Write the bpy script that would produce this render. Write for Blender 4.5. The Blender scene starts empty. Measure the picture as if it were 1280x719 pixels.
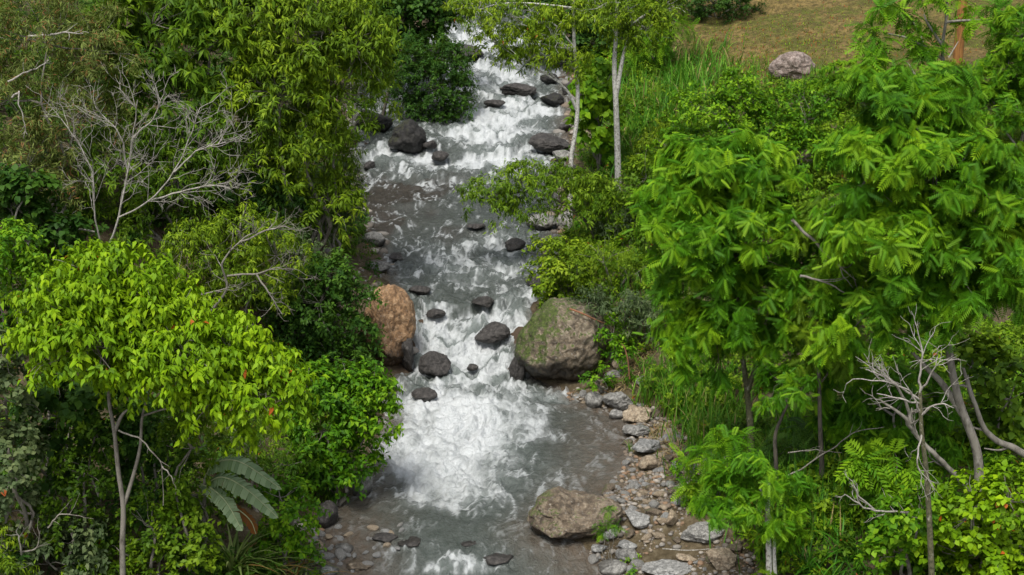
import bpy, bmesh, math, random
import numpy as np
from math import radians

SC = bpy.context.scene
COL = SC.collection
PI = math.pi

# ------------------------------------------------------------------ camera, world, sun, exposure
CAMZ, PITCH, FPX = 19.0, 17.5, 2030.0
cam = bpy.data.cameras.new('camera')
cam.sensor_width = 36.0
cam.lens = FPX / 1280.0 * 36.0
cam.clip_start, cam.clip_end = 0.5, 3000.0
cam_o = bpy.data.objects.new('camera', cam)
cam_o.location = (0, 0, CAMZ)
cam_o.rotation_euler = (radians(90 - PITCH), 0, 0)
COL.objects.link(cam_o)
SC.camera = cam_o

SUN_EL, SUN_AZ = 60.0, 200.0        # azimuth: where the sun stands, clockwise from +Y
w = bpy.data.worlds.new('World'); SC.world = w
w.use_nodes = True
nt = w.node_tree; nt.nodes.clear()
sky = nt.nodes.new('ShaderNodeTexSky'); sky.sky_type = 'NISHITA'; sky.sun_disc = False
sky.sun_elevation = radians(SUN_EL); sky.sun_rotation = radians(SUN_AZ)
sky.air_density = 1.0; sky.dust_density = 3.0
hs = nt.nodes.new('ShaderNodeHueSaturation'); hs.inputs['Saturation'].default_value = 0.35
bg = nt.nodes.new('ShaderNodeBackground'); bg.inputs['Strength'].default_value = 0.125
wo = nt.nodes.new('ShaderNodeOutputWorld')
nt.links.new(sky.outputs[0], hs.inputs['Color']); nt.links.new(hs.outputs[0], bg.inputs['Color'])
nt.links.new(bg.outputs[0], wo.inputs['Surface'])

sun = bpy.data.lights.new('sun', 'SUN'); sun.energy = 2.1; sun.angle = radians(18); sun.color = (1.0, 0.955, 0.87)
sun_o = bpy.data.objects.new('sun', sun)
sun_o.rotation_euler = (radians(90 - SUN_EL), 0, radians(180 - SUN_AZ))
sun_o.location = (-20, -40, 60)
COL.objects.link(sun_o)

SC.view_settings.view_transform = 'Standard'
SC.view_settings.look = 'None'
SC.view_settings.gamma = 1.0
SC.view_settings.use_curve_mapping = False
SC.view_settings.exposure = 0.78
SC.render.engine = 'CYCLES'
SC.cycles.max_bounces = 6
SC.cycles.transparent_max_bounces = 4
SC.cycles.use_denoising = True

# ------------------------------------------------------------------ small maths
TH = radians(PITCH)
def ray(u, v):
    a = (np.asarray(u, float) - 640.0) / FPX; b = (359.5 - np.asarray(v, float)) / FPX
    return a, math.cos(TH) + b * math.sin(TH), -math.sin(TH) + b * math.cos(TH)
def P(u, v, Y):
    a, dy, dz = ray(u, v); t = Y / dy
    return np.array([a * t, Y, CAMZ + dz * t])
def mpp(v, Y):                                   # metres per photo pixel at that distance
    return Y / ray(640, v)[1] / FPX

def hash3(ix, iy, iz, seed):
    h = (ix.astype(np.int64) * 374761393 + iy.astype(np.int64) * 668265263 + iz.astype(np.int64) * 2147483647 + seed * 1274126177) & 0xffffffff
    h = ((h ^ (h >> 13)) * 1274126177) & 0xffffffff
    h = ((h ^ (h >> 16)) * 2246822519) & 0xffffffff
    h = h ^ (h >> 15)
    return (h & 0xffffff) / float(0xffffff)
def vnoise(p, seed=0):
    p = np.asarray(p, float); i = np.floor(p); f = p - i; f = f * f * f * (f * (f * 6 - 15) + 10)
    i = i.astype(np.int64); x, y, z = i[..., 0], i[..., 1], i[..., 2]; fx, fy, fz = f[..., 0], f[..., 1], f[..., 2]
    def c(a, b, d): return hash3(x + a, y + b, z + d, seed)
    x00 = c(0,0,0)*(1-fx) + c(1,0,0)*fx; x10 = c(0,1,0)*(1-fx) + c(1,1,0)*fx
    x01 = c(0,0,1)*(1-fx) + c(1,0,1)*fx; x11 = c(0,1,1)*(1-fx) + c(1,1,1)*fx
    return (x00*(1-fy) + x10*fy)*(1-fz) + (x01*(1-fy) + x11*fy)*fz
def fbm(p, octv=4, seed=0, gain=0.5):
    s = 0; a = 1; t = 0; p = np.asarray(p, float)
    for k in range(octv):
        s = s + a * vnoise(p * 2.03**k + 17.3*k, seed + k); t += a; a *= gain
    return s / t
def xy3(x, y, sx=1, sy=1, z=0.0):
    x, y = np.broadcast_arrays(np.asarray(x, float), np.asarray(y, float))
    return np.stack([x*sx, y*sy, np.full(x.shape, z)], -1)
def norm(v):
    return v / np.maximum(np.linalg.norm(v, axis=-1, keepdims=True), 1e-9)
def sstep(a, b, x):
    t = np.clip((x - a) / (b - a), 0, 1); return t*t*(3 - 2*t)

# ------------------------------------------------------------------ the stream and the ground
ROWS = [  # photo row, distance, left bank column, right bank column
    (719, 37.3, 385, 765), (680, 38.4, 398, 715), (655, 39.35, 410, 705), (600, 42.2, 448, 770), (560, 44.46, 466, 790), (520, 46.98, 472, 778),
    (500, 48.4, 470, 715), (470, 50.0, 497, 665), (430, 51.5, 505, 652), (380, 53.2, 498, 676), (350, 55.5, 482, 688), (300, 59.5, 468, 698),
    (250, 64.0, 440, 707), (210, 68.0, 430, 707), (170, 71.5, 425, 714), (150, 74.0, 425, 718), (100, 80.0, 430, 716), (50, 87.0, 520, 708), (0, 95.0, 555, 692), (-60, 110.0, 560, 690)]
RY = np.array([r[1] for r in ROWS])
RZ = np.array([P(640, r[0], r[1])[2] for r in ROWS]); RZ[3:7] = [0.0, 0.0, 0.0, 0.02]
RL = np.array([P(r[2], r[0], r[1])[0] for r in ROWS]); RR = np.array([P(r[3], r[0], r[1])[0] for r in ROWS])
RY = np.concatenate([[-40, 0, 30], RY, [160, 400]]); RZ = np.concatenate([[-6, -3.2, -1.1], RZ, [13, 60]])
RL = np.concatenate([[-6, -6, -5.2], RL, [-4, -4]]); RR = np.concatenate([[3, 3, 3], RR, [3, 3]])
def zw(y): return np.interp(y, RY, RZ)
def edge_l(y): return np.interp(y, RY, RL) + 0.5*(fbm(xy3(y, 0, .9), 3, 5) - .5)
def edge_r(y): return np.interp(y, RY, RR) + 0.5*(fbm(xy3(y, 9, .9), 3, 6) - .5)
def ground(x, y):
    x = np.asarray(x, float); y = np.asarray(y, float)
    x, y = np.broadcast_arrays(x, y)
    l, r, z0 = edge_l(y), edge_r(y), zw(y)
    dl, dr = np.maximum(l - x, 0), np.maximum(x - r, 0)
    sl = np.interp(y, [40, 50], [0.24, 0.60])
    left = sl*np.minimum(dl, 6) + 0.38*np.clip(dl - 6, 0, 40) + 0.25*np.clip(dl - 46, 0, 200)
    bar = np.interp(y, [44, 50], [0.14, 0.30])
    right = bar*np.minimum(dr, 2.2) + 0.29*np.clip(dr - 2.2, 0, 4.5) + 0.12*np.clip(dr - 6.7, 0, 40) + 0.3*np.clip(dr - 46, 0, 200)
    mid = (l + r)/2; half = np.maximum((r - l)/2, .3); t = np.clip(np.abs(x - mid)/half, 0, 1)
    bed = -0.55*(1 - t**2) - 0.03
    rough = (fbm(xy3(x, y, .35, .35), 4, 11) - .5)*0.9*np.clip((dl + dr)/3, 0, 1) + (fbm(xy3(x, y, 2.2, 2.2), 3, 12) - .5)*0.16*np.clip((dl+dr)/0.8, 0, 1)
    back = 0.22*np.clip(y - 100, 0, 400)
    return z0 + np.where(dl + dr > 0, left + right, bed) + rough + back*np.clip((dl+dr)/6, 0, 1)
def hit(u, v, water=True):
    Y = np.arange(26.0, 150.0, 0.08)
    a, dy, dz = ray(u, v); t = Y/dy
    x, z = a*t, CAMZ + dz*t
    g = ground(x, Y)
    if water:
        ins = (x > edge_l(Y)) & (x < edge_r(Y)); g = np.where(ins, np.maximum(g, zw(Y)), g)
    k = np.argmax(g >= z)
    if g[k] < z[k]: k = len(Y) - 1
    return np.array([x[k], Y[k], g[k]])

# ------------------------------------------------------------------ mesh building
def mesh_np(name, V, faces, mats, attrs=None, smooth=False, midx=None):
    me = bpy.data.meshes.new(name)
    V = np.ascontiguousarray(V, np.float32)
    me.vertices.add(len(V)); me.vertices.foreach_set('co', V.ravel())
    idx = np.concatenate([f.ravel() for f in faces]).astype(np.int32)
    tot = np.concatenate([np.full(len(f), f.shape[1], np.int32) for f in faces])
    me.loops.add(len(idx)); me.loops.foreach_set('vertex_index', idx)
    me.polygons.add(len(tot))
    st = np.zeros(len(tot), np.int32); st[1:] = np.cumsum(tot)[:-1]
    me.polygons.foreach_set('loop_start', st); me.polygons.foreach_set('loop_total', tot)
    if smooth: me.polygons.foreach_set('use_smooth', np.ones(len(tot), bool))
    for m in (mats if isinstance(mats, (list, tuple)) else [mats]): me.materials.append(m)
    if midx is not None: me.polygons.foreach_set('material_index', midx.astype(np.int32))
    for k, a in (attrs or {}).items():
        at = me.attributes.new(k, 'FLOAT', 'POINT'); at.data.foreach_set('value', np.ascontiguousarray(a, np.float32))
    me.update(calc_edges=True); me.validate()
    return me
def link(name, me, parent=None, loc=None):
    o = bpy.data.objects.new(name, me); COL.objects.link(o)
    if parent is not None: o.parent = parent
    if loc is not None: o.location = loc
    return o
def tag(o, label=None, cat=None, group=None, kind=None):
    if label: o['label'] = label
    if cat: o['category'] = cat
    if group: o['group'] = group
    if kind: o['kind'] = kind
    return o
def thing(name, label, cat, loc, group=None):
    o = bpy.data.objects.new(name, None); COL.objects.link(o); o.location = loc; o.empty_display_size = .3
    return tag(o, label, cat, group)

class Tubes:
    def __init__(s): s.V, s.F, s.n = [], [], 0
    def add(s, pts, rad, sides=6, sub=4):
        pts = np.asarray(pts, float)
        if len(pts) > 2 and sub > 1: pts, tt = catmull(pts, sub)
        else: tt = np.linspace(0, 1, len(pts))
        r = np.interp(tt, np.linspace(0, 1, len(np.atleast_1d(rad))), np.atleast_1d(rad))
        T = norm(np.gradient(pts, axis=0))
        a = np.array([0.31, 0.17, 0.93]) if abs(T[0][2]) < .8 else np.array([1, .1, .05])
        B = norm(np.cross(T, a)); N = np.cross(B, T)
        ang = np.arange(sides)*2*PI/sides
        ring = pts[:, None] + r[:, None, None]*(N[:, None]*np.cos(ang)[None, :, None] + B[:, None]*np.sin(ang)[None, :, None])
        n = len(pts); V = ring.reshape(-1, 3)
        i = np.arange(n-1)[:, None]*sides; j = np.arange(sides)[None]; j2 = (j+1) % sides
        F = np.stack([i+j, i+j2, i+sides+j2, i+sides+j], -1).reshape(-1, 4)
        s.V.append(V); s.F.append(F + s.n); s.n += len(V)
    def build(s, name, mat, parent=None, off=None):
        V = np.concatenate(s.V); 
        if off is not None: V = V - off
        return link(name, mesh_np(name, V, [np.concatenate(s.F)], mat, smooth=True), parent)
def catmull(p, sub):
    q = np.vstack([2*p[0]-p[1], p, 2*p[-1]-p[-2]]); out = []
    for i in range(1, len(q)-2):
        t = np.linspace(0, 1, sub, endpoint=False)[:, None]
        out.append(0.5*((2*q[i]) + (-q[i-1]+q[i+1])*t + (2*q[i-1]-5*q[i]+4*q[i+1]-q[i+2])*t**2 + (-q[i-1]+3*q[i]-3*q[i+1]+q[i+2])*t**3))
    out.append(q[-2][None]); r = np.concatenate(out)
    return r, np.linspace(0, 1, len(r))

# ------------------------------------------------------------------ materials
def new_mat(name):
    m = bpy.data.materials.new(name); m.use_nodes = True; t = m.node_tree; t.nodes.clear()
    out = t.nodes.new('ShaderNodeOutputMaterial')
    return m, t, out
def N(t, typ, **kw):
    n = t.nodes.new('ShaderNode' + typ)
    for k, v in kw.items():
        if k in n.inputs: n.inputs[k].default_value = v
        else: setattr(n, k, v)
    return n
def ramp(t, fac, stops, interp='LINEAR'):
    r = t.nodes.new('ShaderNodeValToRGB'); r.color_ramp.interpolation = interp
    e = r.color_ramp.elements
    while len(e) > 1: e.remove(e[-1])
    e[0].position, e[0].color = stops[0][0], tuple(stops[0][1]) + (1,)
    for p, c in stops[1:]:
        x = e.new(p); x.color = tuple(c) + (1,)
    t.links.new(fac, r.inputs[0]); return r.outputs[0]
def mixc(t, fac, a, b, mode='MIX'):
    m = t.nodes.new('ShaderNodeMix'); m.data_type = 'RGBA'; m.blend_type = mode
    for sock, val in ((m.inputs[0], fac), (m.inputs[6], a), (m.inputs[7], b)):
        if hasattr(val, 'is_linked'): t.links.new(val, sock)
        elif isinstance(val, (int, float)): sock.default_value = val
        else: sock.default_value = tuple(val) + (1,)
    return m.outputs[2]
def math_n(t, op, a, b=None, clamp=False):
    m = t.nodes.new('ShaderNodeMath'); m.operation = op; m.use_clamp = clamp
    for k, val in enumerate((a, b)):
        if val is None: continue
        if hasattr(val, 'is_linked'): t.links.new(val, m.inputs[k])
        else: m.inputs[k].default_value = val
    return m.outputs[0]
def attr(t, name):
    a = t.nodes.new('ShaderNodeAttribute'); a.attribute_name = name; return a.outputs['Fac']
def objco(t, scale=(1,1,1), src='Object'):
    c = t.nodes.new('ShaderNodeTexCoord'); m = t.nodes.new('ShaderNodeMapping'); m.inputs['Scale'].default_value = scale
    t.links.new(c.outputs[src], m.inputs[0]); return m.outputs[0]
def noise(t, co, scale, detail=5, rough=.55, dist=0.0):
    n = t.nodes.new('ShaderNodeTexNoise'); n.inputs['Scale'].default_value = scale; n.inputs['Detail'].default_value = detail
    n.inputs['Roughness'].default_value = rough; n.inputs['Distortion'].default_value = dist
    t.links.new(co, n.inputs['Vector']); return n.outputs['Fac']

def leaf_mat(name, dark, mid, light, old=(.30, .07, .015), rough=.55, trans=.34, spec=.16):
    m, t, out = new_mat(name)
    c = ramp(t, attr(t, 'tint'), [(0, dark), (.42, mid), (.84, light), (.90, light), (.94, old), (1, old)])
    b = N(t, 'BsdfPrincipled', Roughness=rough); b.inputs['Specular IOR Level'].default_value = spec
    t.links.new(c, b.inputs['Base Color'])
    tr = N(t, 'BsdfTranslucent')
    t.links.new(mixc(t, .5, c, (.16, .26, .015), 'MIX'), tr.inputs['Color'])
    mx = N(t, 'MixShader'); mx.inputs[0].default_value = trans
    t.links.new(b.outputs[0], mx.inputs[1]); t.links.new(tr.outputs[0], mx.inputs[2]); t.links.new(mx.outputs[0], out.inputs[0])
    return m
def bark_mat(name, c1, c2, c3, sc=3.0, sz=.35):
    m, t, out = new_mat(name); co = objco(t, (1, 1, sz))
    n1 = noise(t, co, sc, 6, .65, .6); n2 = noise(t, co, sc*3.1, 4, .6)
    c = ramp(t, n1, [(.30, c2), (.47, c1), (.60, c1), (.70, c3)])
    c = mixc(t, math_n(t, 'MULTIPLY', math_n(t, 'SUBTRACT', n2, .48, True), 4.5, True), c, c2)
    b = N(t, 'BsdfPrincipled', Roughness=.85); t.links.new(c, b.inputs['Base Color'])
    bp = N(t, 'Bump', Strength=.6, Distance=.03); t.links.new(n2, bp.inputs['Height']); t.links.new(bp.outputs[0], b.inputs['Normal'])
    t.links.new(b.outputs[0], out.inputs[0]); return m
def rock_mat(name, c1, c2, c3, moss=0.0, mossc=(.045, .065, .008), sc=1.3, wet_shade_dark=.32, lich=.55):
    m, t, out = new_mat(name); co = objco(t)
    n1 = noise(t, co, sc, 8, .62, .8); n2 = noise(t, co, sc*4.3, 8, .7, .3); n3 = noise(t, co, sc*11, 5, .7)
    c = ramp(t, n1, [(.34, c2), (.45, c1), (.54, c1), (.64, c3)])
    vd = N(t, 'TexVoronoi', feature='DISTANCE_TO_EDGE'); vd.inputs['Scale'].default_value = sc*1.6
    wv = N(t, 'VectorMath', operation='ADD'); t.links.new(co, wv.inputs[0]); nv = N(t, 'TexNoise'); nv.inputs['Scale'].default_value = sc*2; nv.inputs['Detail'].default_value = 5; t.links.new(co, nv.inputs['Vector']); t.links.new(nv.outputs['Color'], wv.inputs[1]); t.links.new(wv.outputs[0], vd.inputs['Vector'])
    crack = ramp(t, vd.outputs['Distance'], [(0, (1,1,1)), (.018, (.7,.7,.7)), (.06, (0,0,0))])
    c = mixc(t, .62, c, ramp(t, n2, [(.36, [k*.30 for k in c2]), (.5, c1), (.64, [min(1, k*1.25) for k in c3])]))
    c = mixc(t, ramp(t, n3, [(.58, (0,0,0)), (.70, (lich,)*3)]), c, (.42, .42, .39))
    c = mixc(t, math_n(t, 'MULTIPLY', crack, .40), c, [k*.35 for k in c2])
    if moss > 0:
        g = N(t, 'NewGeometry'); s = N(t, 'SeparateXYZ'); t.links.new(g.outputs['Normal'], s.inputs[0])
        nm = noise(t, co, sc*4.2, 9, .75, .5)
        f = math_n(t, 'ADD', math_n(t, 'SUBTRACT', math_n(t, 'MULTIPLY', s.outputs['Z'], .14), math_n(t, 'MULTIPLY', s.outputs['X'], .17)), nm)  # left-leaning moss; on the big boulder it also paints the left face's shade
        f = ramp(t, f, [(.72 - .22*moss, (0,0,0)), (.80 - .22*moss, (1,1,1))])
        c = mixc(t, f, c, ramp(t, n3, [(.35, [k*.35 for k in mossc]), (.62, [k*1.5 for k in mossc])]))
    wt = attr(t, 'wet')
    c = mixc(t, wt, c, mixc(t, 1.0, c, (wet_shade_dark, wet_shade_dark*.97, wet_shade_dark*.92), 'MULTIPLY'))  # wet tone; carries the mossy boulder's painted foot shade as well
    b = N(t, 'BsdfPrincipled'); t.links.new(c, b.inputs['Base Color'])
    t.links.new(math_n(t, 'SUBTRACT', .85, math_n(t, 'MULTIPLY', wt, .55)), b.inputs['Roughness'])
    h = math_n(t, 'SUBTRACT', math_n(t, 'ADD', math_n(t, 'MULTIPLY', n2, .7), math_n(t, 'MULTIPLY', n3, .25)), math_n(t, 'MULTIPLY', crack, .16))
    bp = N(t, 'Bump', Strength=.75, Distance=.09); t.links.new(h, bp.inputs['Height']); t.links.new(bp.outputs[0], b.inputs['Normal'])
    t.links.new(b.outputs[0], out.inputs[0]); return m

LM = {
 'lime':   leaf_mat('lime_leaf', (.050,.122,.003), (.150,.29,.004), (.29,.45,.008), old=(.42,.10,.015)),
 'pinnate':leaf_mat('feathery_leaf', (.018,.078,.003), (.070,.212,.005), (.235,.41,.010), old=(.45,.27,.03)),
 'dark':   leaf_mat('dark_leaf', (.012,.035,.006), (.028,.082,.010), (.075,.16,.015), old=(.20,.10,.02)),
 'mid':    leaf_mat('mid_leaf', (.020,.056,.004), (.070,.148,.006), (.19,.30,.012)),
 'olive':  leaf_mat('olive_leaf', (.030,.066,.004), (.108,.192,.007), (.28,.385,.016)),
 'bright': leaf_mat('bright_leaf', (.018,.068,.003), (.065,.185,.005), (.22,.39,.010)),
 'grey':   leaf_mat('greyish_leaf', (.030,.050,.020), (.075,.115,.045), (.16,.20,.08)),
 'brown':  leaf_mat('brown_olive_leaf', (.038,.058,.010), (.100,.132,.026), (.20,.25,.055), old=(.19,.095,.032), trans=.2),
 'grass':  leaf_mat('grass_blade', (.025,.095,.006), (.065,.22,.012), (.17,.33,.03), old=(.34,.27,.11), spec=.2),
 'dry':    leaf_mat('dry_blade', (.13,.085,.035), (.26,.19,.085), (.36,.30,.16), old=(.2,.09,.03), spec=.1, trans=.15),
 'banana': leaf_mat('broad_banana_leaf', (.09,.15,.07), (.19,.27,.14), (.30,.39,.22), old=(.17,.06,.015)),
 'strap':  leaf_mat('strap_leaf', (.035,.075,.012), (.12,.185,.04), (.28,.33,.12), old=(.25,.15,.05)),
}
BARK_PALE = bark_mat('pale_bark', (.50,.49,.45), (.12,.11,.085), (.64,.63,.59), 5.2, .8)
BARK_DARK = bark_mat('dark_bark', (.075,.065,.048), (.022,.02,.016), (.17,.16,.13), 3.5)
BARK_GREY = bark_mat('grey_bark', (.20,.185,.155), (.075,.066,.052), (.33,.32,.28), 3.2)
BARK_DEAD = bark_mat('bleached_bark', (.33,.31,.275), (.13,.118,.095), (.50,.48,.44), 7.0)
BARK_MOSS = bark_mat('mossy_bark', (.10,.095,.05), (.025,.03,.012), (.34,.33,.27), 5.5, .8)
BARK_POST = bark_mat('orange_wood', (.27,.122,.030), (.12,.045,.012), (.36,.18,.05), 5.0, .12)
TWIG_RED = bark_mat('reddish_twig', (.24,.105,.05), (.11,.05,.03), (.33,.17,.09), 6.0)
RK = {
 'mossy': rock_mat('mossy_boulder_stone', (.140,.108,.072), (.034,.027,.018), (.29,.245,.18), .62, wet_shade_dark=.20),
 'orange': rock_mat('orange_boulder_stone', (.225,.128,.060), (.075,.041,.021), (.39,.265,.155), 0, sc=1.6, wet_shade_dark=.18),
 'brown': rock_mat('brown_boulder_stone', (.115,.086,.057), (.038,.028,.018), (.25,.205,.15), .18, wet_shade_dark=.22),
 'grey': rock_mat('grey_stone', (.20,.195,.18), (.10,.097,.088), (.34,.33,.31), .0, sc=2.4),
 'blue': rock_mat('blue_grey_stone', (.235,.235,.225), (.12,.12,.115), (.38,.375,.36), 0, sc=2.6),
 'tan': rock_mat('tan_stone', (.30,.235,.16), (.16,.115,.072), (.42,.36,.27), 0, sc=2.4),
 'wet': rock_mat('wet_dark_stone', (.040,.036,.033), (.013,.012,.011), (.085,.078,.072), 0, sc=2.2, wet_shade_dark=.6, lich=.08),
 'black': rock_mat('black_wet_stone', (.014,.013,.012), (.006,.006,.006), (.035,.034,.03), .35, mossc=(.02,.022,.008), wet_shade_dark=.6, lich=.02),
 'rose': rock_mat('rosy_stone', (.20,.15,.125), (.085,.064,.054), (.34,.29,.265), 0, sc=1.6),
}

# ground material
m, t, out = new_mat('bank_soil'); co = objco(t)
n1 = noise(t, co, .5, 8, .6, .4); n2 = noise(t, co, 5, 8, .7, .2); n3 = noise(t, co, 22, 4, .6)
soil = mixc(t, .5, ramp(t, n1, [(.3, (.045,.034,.018)), (.55, (.095,.072,.042)), (.7, (.16,.128,.08))]), ramp(t, n2, [(.3, (.028,.023,.013)), (.5, (.095,.076,.045)), (.68, (.21,.18,.12))]))
lawn = mixc(t, ramp(t, noise(t, co, .42, 6, .65, .3), [(.44, (0,0,0)), (.56, (1,1,1))]), (.185,.132,.046), (.072,.092,.012))
lawn = mixc(t, ramp(t, noise(t, co, 3.4, 7, .75, .2), [(.44, (.85,.85,.85)), (.58, (0,0,0))]), lawn, (.045,.036,.012))
lawn = mixc(t, ramp(t, n3, [(.45, (0,0,0)), (.68, (.5,.5,.5))]), lawn, (.22,.17,.075))
c = mixc(t, attr(t, 'lawn'), soil, lawn)
c = mixc(t, attr(t, 'bed'), c, (.07,.05,.034))
b = N(t, 'BsdfPrincipled', Roughness=.95); t.links.new(c, b.inputs['Base Color']); b.inputs['Specular IOR Level'].default_value = .15
bp = N(t, 'Bump', Strength=.8, Distance=.12); t.links.new(math_n(t, 'ADD', n2, math_n(t, 'MULTIPLY', n3, .35)), bp.inputs['Height']); t.links.new(bp.outputs[0], b.inputs['Normal'])
t.links.new(b.outputs[0], out.inputs[0]); M_GROUND = m

def lawn_mask(x, y):
    return sstep(69, 73, y + .8*(fbm(xy3(x, y, .5, .5), 3, 40) - .5)*4) * sstep(5.2, 8.5, x - (y - 72)*.10)

# ------------------------------------------------------------------ terrain: one sheet to the horizon
gx = np.concatenate([np.linspace(-420, -42, 40), np.arange(-40, 40.01, .33), np.linspace(42, 420, 40)])
gy = np.concatenate([np.linspace(-60, 26, 24), np.arange(28, 112, .33), np.linspace(114, 520, 60)])
X, Y = np.meshgrid(gx, gy)
Z = ground(X, Y)
xm = (X > edge_l(Y)) & (X < edge_r(Y))
ny, nx = X.shape
ii = (np.arange(ny-1)[:, None]*nx + np.arange(nx-1)[None])
F = np.stack([ii, ii+1, ii+nx+1, ii+nx], -1).reshape(-1, 4)
terr = link('ground', mesh_np('ground', np.stack([X, Y, Z], -1).reshape(-1, 3), [F], M_GROUND, {'lawn': lawn_mask(X, Y).ravel(), 'bed': xm.astype(float).ravel()}, smooth=True))
tag(terr, kind='structure')

# ------------------------------------------------------------------ rocks
_ico = {}
def ico(sub):
    if sub not in _ico:
        bm = bmesh.new(); bmesh.ops.create_icosphere(bm, subdivisions=sub, radius=1)
        _ico[sub] = (np.array([v.co for v in bm.verts]), np.array([[v.index for v in f.verts] for f in bm.faces])); bm.free()
    return _ico[sub]
def rock_verts(sub, seed, planes=12, soft=14.0, rough=.10, hmin=.62):
    D, F = ico(sub); rs = np.random.RandomState(seed)
    nn = norm(rs.randn(planes, 3)); hh = rs.uniform(hmin, 1.0, planes)
    d = np.maximum(D @ nn.T, 1e-3); q = (hh / d)
    r = (np.sum(np.minimum(q, 6.0)**-soft, 1) + 1.0)**(-1/soft)
    r = r*(1 + rough*(fbm(D*1.6 + seed*3.1, 3, seed) - .5)*2 + rough*.45*(fbm(D*6 + seed, 3, seed+9) - .5)*2)
    V = D*r[:, None]
    V = V/np.maximum(np.abs(V).max(0), 1e-6)
    return V, F
STREAM_ROCKS = []     # x, y, rx, ry, top above water: for the foam round them
BLOCKED = []          # x, y, r : no gravel or plants here
def rock(name, label, mat, u, v, ru, rv, seed, group=None, sil=None, sub=4, depth=None, yaw=None, sink=.30, inwater=False, planes=7, rough=.13, parent=None, cat='boulder', wet_shade_line=.10, soft=36.0, hmin=.42, topz=None):
    """centre and half sizes in photo pixels; stands where the ray through its lower edge meets the ground or the water"""
    h = hit(u, v + rv*.80)
    s = mpp(v, h[1]); rx = ru*s; rz = rv*s*1.08
    ry = depth if depth else (rx*.75 + rz*.25)
    Yc = h[1] + ry*.65
    c = P(u, v, Yc)
    base = max(float(ground(c[0], Yc)), float(zw(Yc)) if edge_l(Yc) < c[0] < edge_r(Yc) else -99)
    top = c[2] + rz
    zb = min(base - sink*rz, h[2] - .05)
    cz, hz = (top + zb)/2, (top - zb)/2
    V, F = rock_verts(sub, seed, planes, rough=rough, soft=soft, hmin=hmin)
    if sil is not None:                                    # outline measured on the photo, given real depth and broken faces
        D = ico(sub)[0]; pl = np.array(sil, float); pa = np.arctan2(-(pl[:, 1] - v)/rv, (pl[:, 0] - u)/ru); pr = np.hypot((pl[:, 1] - v)/rv, (pl[:, 0] - u)/ru)
        od = np.argsort(pa); pa, pr = pa[od], pr[od]
        ph = np.arctan2(D[:, 2], D[:, 0]); rr_ = np.interp(ph, np.concatenate([pa - 2*PI, pa, pa + 2*PI]), np.tile(pr, 3))
        body = np.linalg.norm(V, axis=1); body = body/body.max()
        q = np.sqrt(D[:, 0]**2 + D[:, 2]**2); k_ = rr_*q + (1 - q)*1.0
        V = D*(k_*(.22 + .78*body**(1 - .85*q**4)))[:, None]
    V = V + norm(V)*((.5 - np.abs(fbm(V*2.1 + seed, 4, seed+31) - .5)*2)*.17 + (fbm(V*7 + seed, 3, seed+33) - .5)*.08 - .06)[:, None]
    V = V*[rx, ry, hz]
    a = np.random.RandomState(seed+5).uniform(-.35, .35) if yaw is None else yaw
    R = np.array([[math.cos(a), -math.sin(a), 0], [math.sin(a), math.cos(a), 0], [0, 0, 1]])
    V = V @ R.T
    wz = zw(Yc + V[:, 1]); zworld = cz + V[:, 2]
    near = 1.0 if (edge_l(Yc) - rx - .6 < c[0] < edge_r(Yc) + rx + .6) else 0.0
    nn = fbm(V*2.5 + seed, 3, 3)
    ww = float(np.clip(hz*.45, .05, .35)); wl = min(wet_shade_line, hz*.6)
    wet = near*(1 - sstep(wl, wl + ww, zworld - wz - (nn - .5)*1.4*ww))  # wet stone band; on the mossy boulder also painted overhang shade
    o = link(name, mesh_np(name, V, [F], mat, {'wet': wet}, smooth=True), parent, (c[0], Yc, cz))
    tag(o, label, cat, group)
    BLOCKED.append((c[0], Yc, max(rx, ry)))
    if inwater or near: STREAM_ROCKS.append((c[0], Yc, rx, ry, top - float(zw(Yc))))
    return o, np.array([c[0], Yc, cz]), np.array([rx, ry, hz])

big, bigc, bigr = rock('boulder', 'huge rounded boulder with green moss patches at the right of the cascade', RK['mossy'], 698, 436, 60, 63, 21, sub=6, depth=1.45, sink=.1, planes=8, soft=50, rough=.08, yaw=.05, wet_shade_line=.85, hmin=.40,  # wet foot, darkened further to paint in the shade of an overhang
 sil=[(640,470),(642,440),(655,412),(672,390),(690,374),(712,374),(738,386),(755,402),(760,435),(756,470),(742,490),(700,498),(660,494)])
rock('boulder', 'orange brown boulder with a dark wet foot at the left of the cascade', RK['orange'], 486, 416, 36, 60, 34, sub=6, depth=1.1, sink=.12, planes=8, rough=.09, wet_shade_line=.75, soft=50, yaw=0, hmin=.40,
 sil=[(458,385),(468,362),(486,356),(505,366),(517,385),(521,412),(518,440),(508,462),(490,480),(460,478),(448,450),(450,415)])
rock('boulder', 'long brown boulder with a ridge top standing at the edge of the lower pool', RK['brown'], 716, 650, 60, 38, 47, sub=6, depth=1.0, planes=8, sink=.15, soft=32, rough=.07, wet_shade_line=.22, yaw=0, hmin=.5,
 sil=[(656,668),(668,640),(682,618),(694,612),(708,619),(740,624),(768,630),(778,640),(776,660),(765,676),(735,684),(690,686),(664,682)])
rock('boulder', 'rounded grey boulder resting alone on the dry grassy slope', RK['rose'], 991, 87, 30, 21, 52, sub=5, planes=9, soft=16, sink=.1, sil=[(961,92),(968,76),(982,67),(1003,66),(1016,78),(1021,97),(1012,106),(985,107),(964,103)], yaw=0)
rock('rock', 'black angular rock in the shade at the left of the upper rapids', RK['black'], 511, 172, 27, 23, 63, sub=5, inwater=True, cat='rock', soft=45, planes=6, sil=[(484,186),(490,172),(502,157),(514,150),(524,160),(532,180),(528,192),(500,194)], yaw=0)
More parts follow.
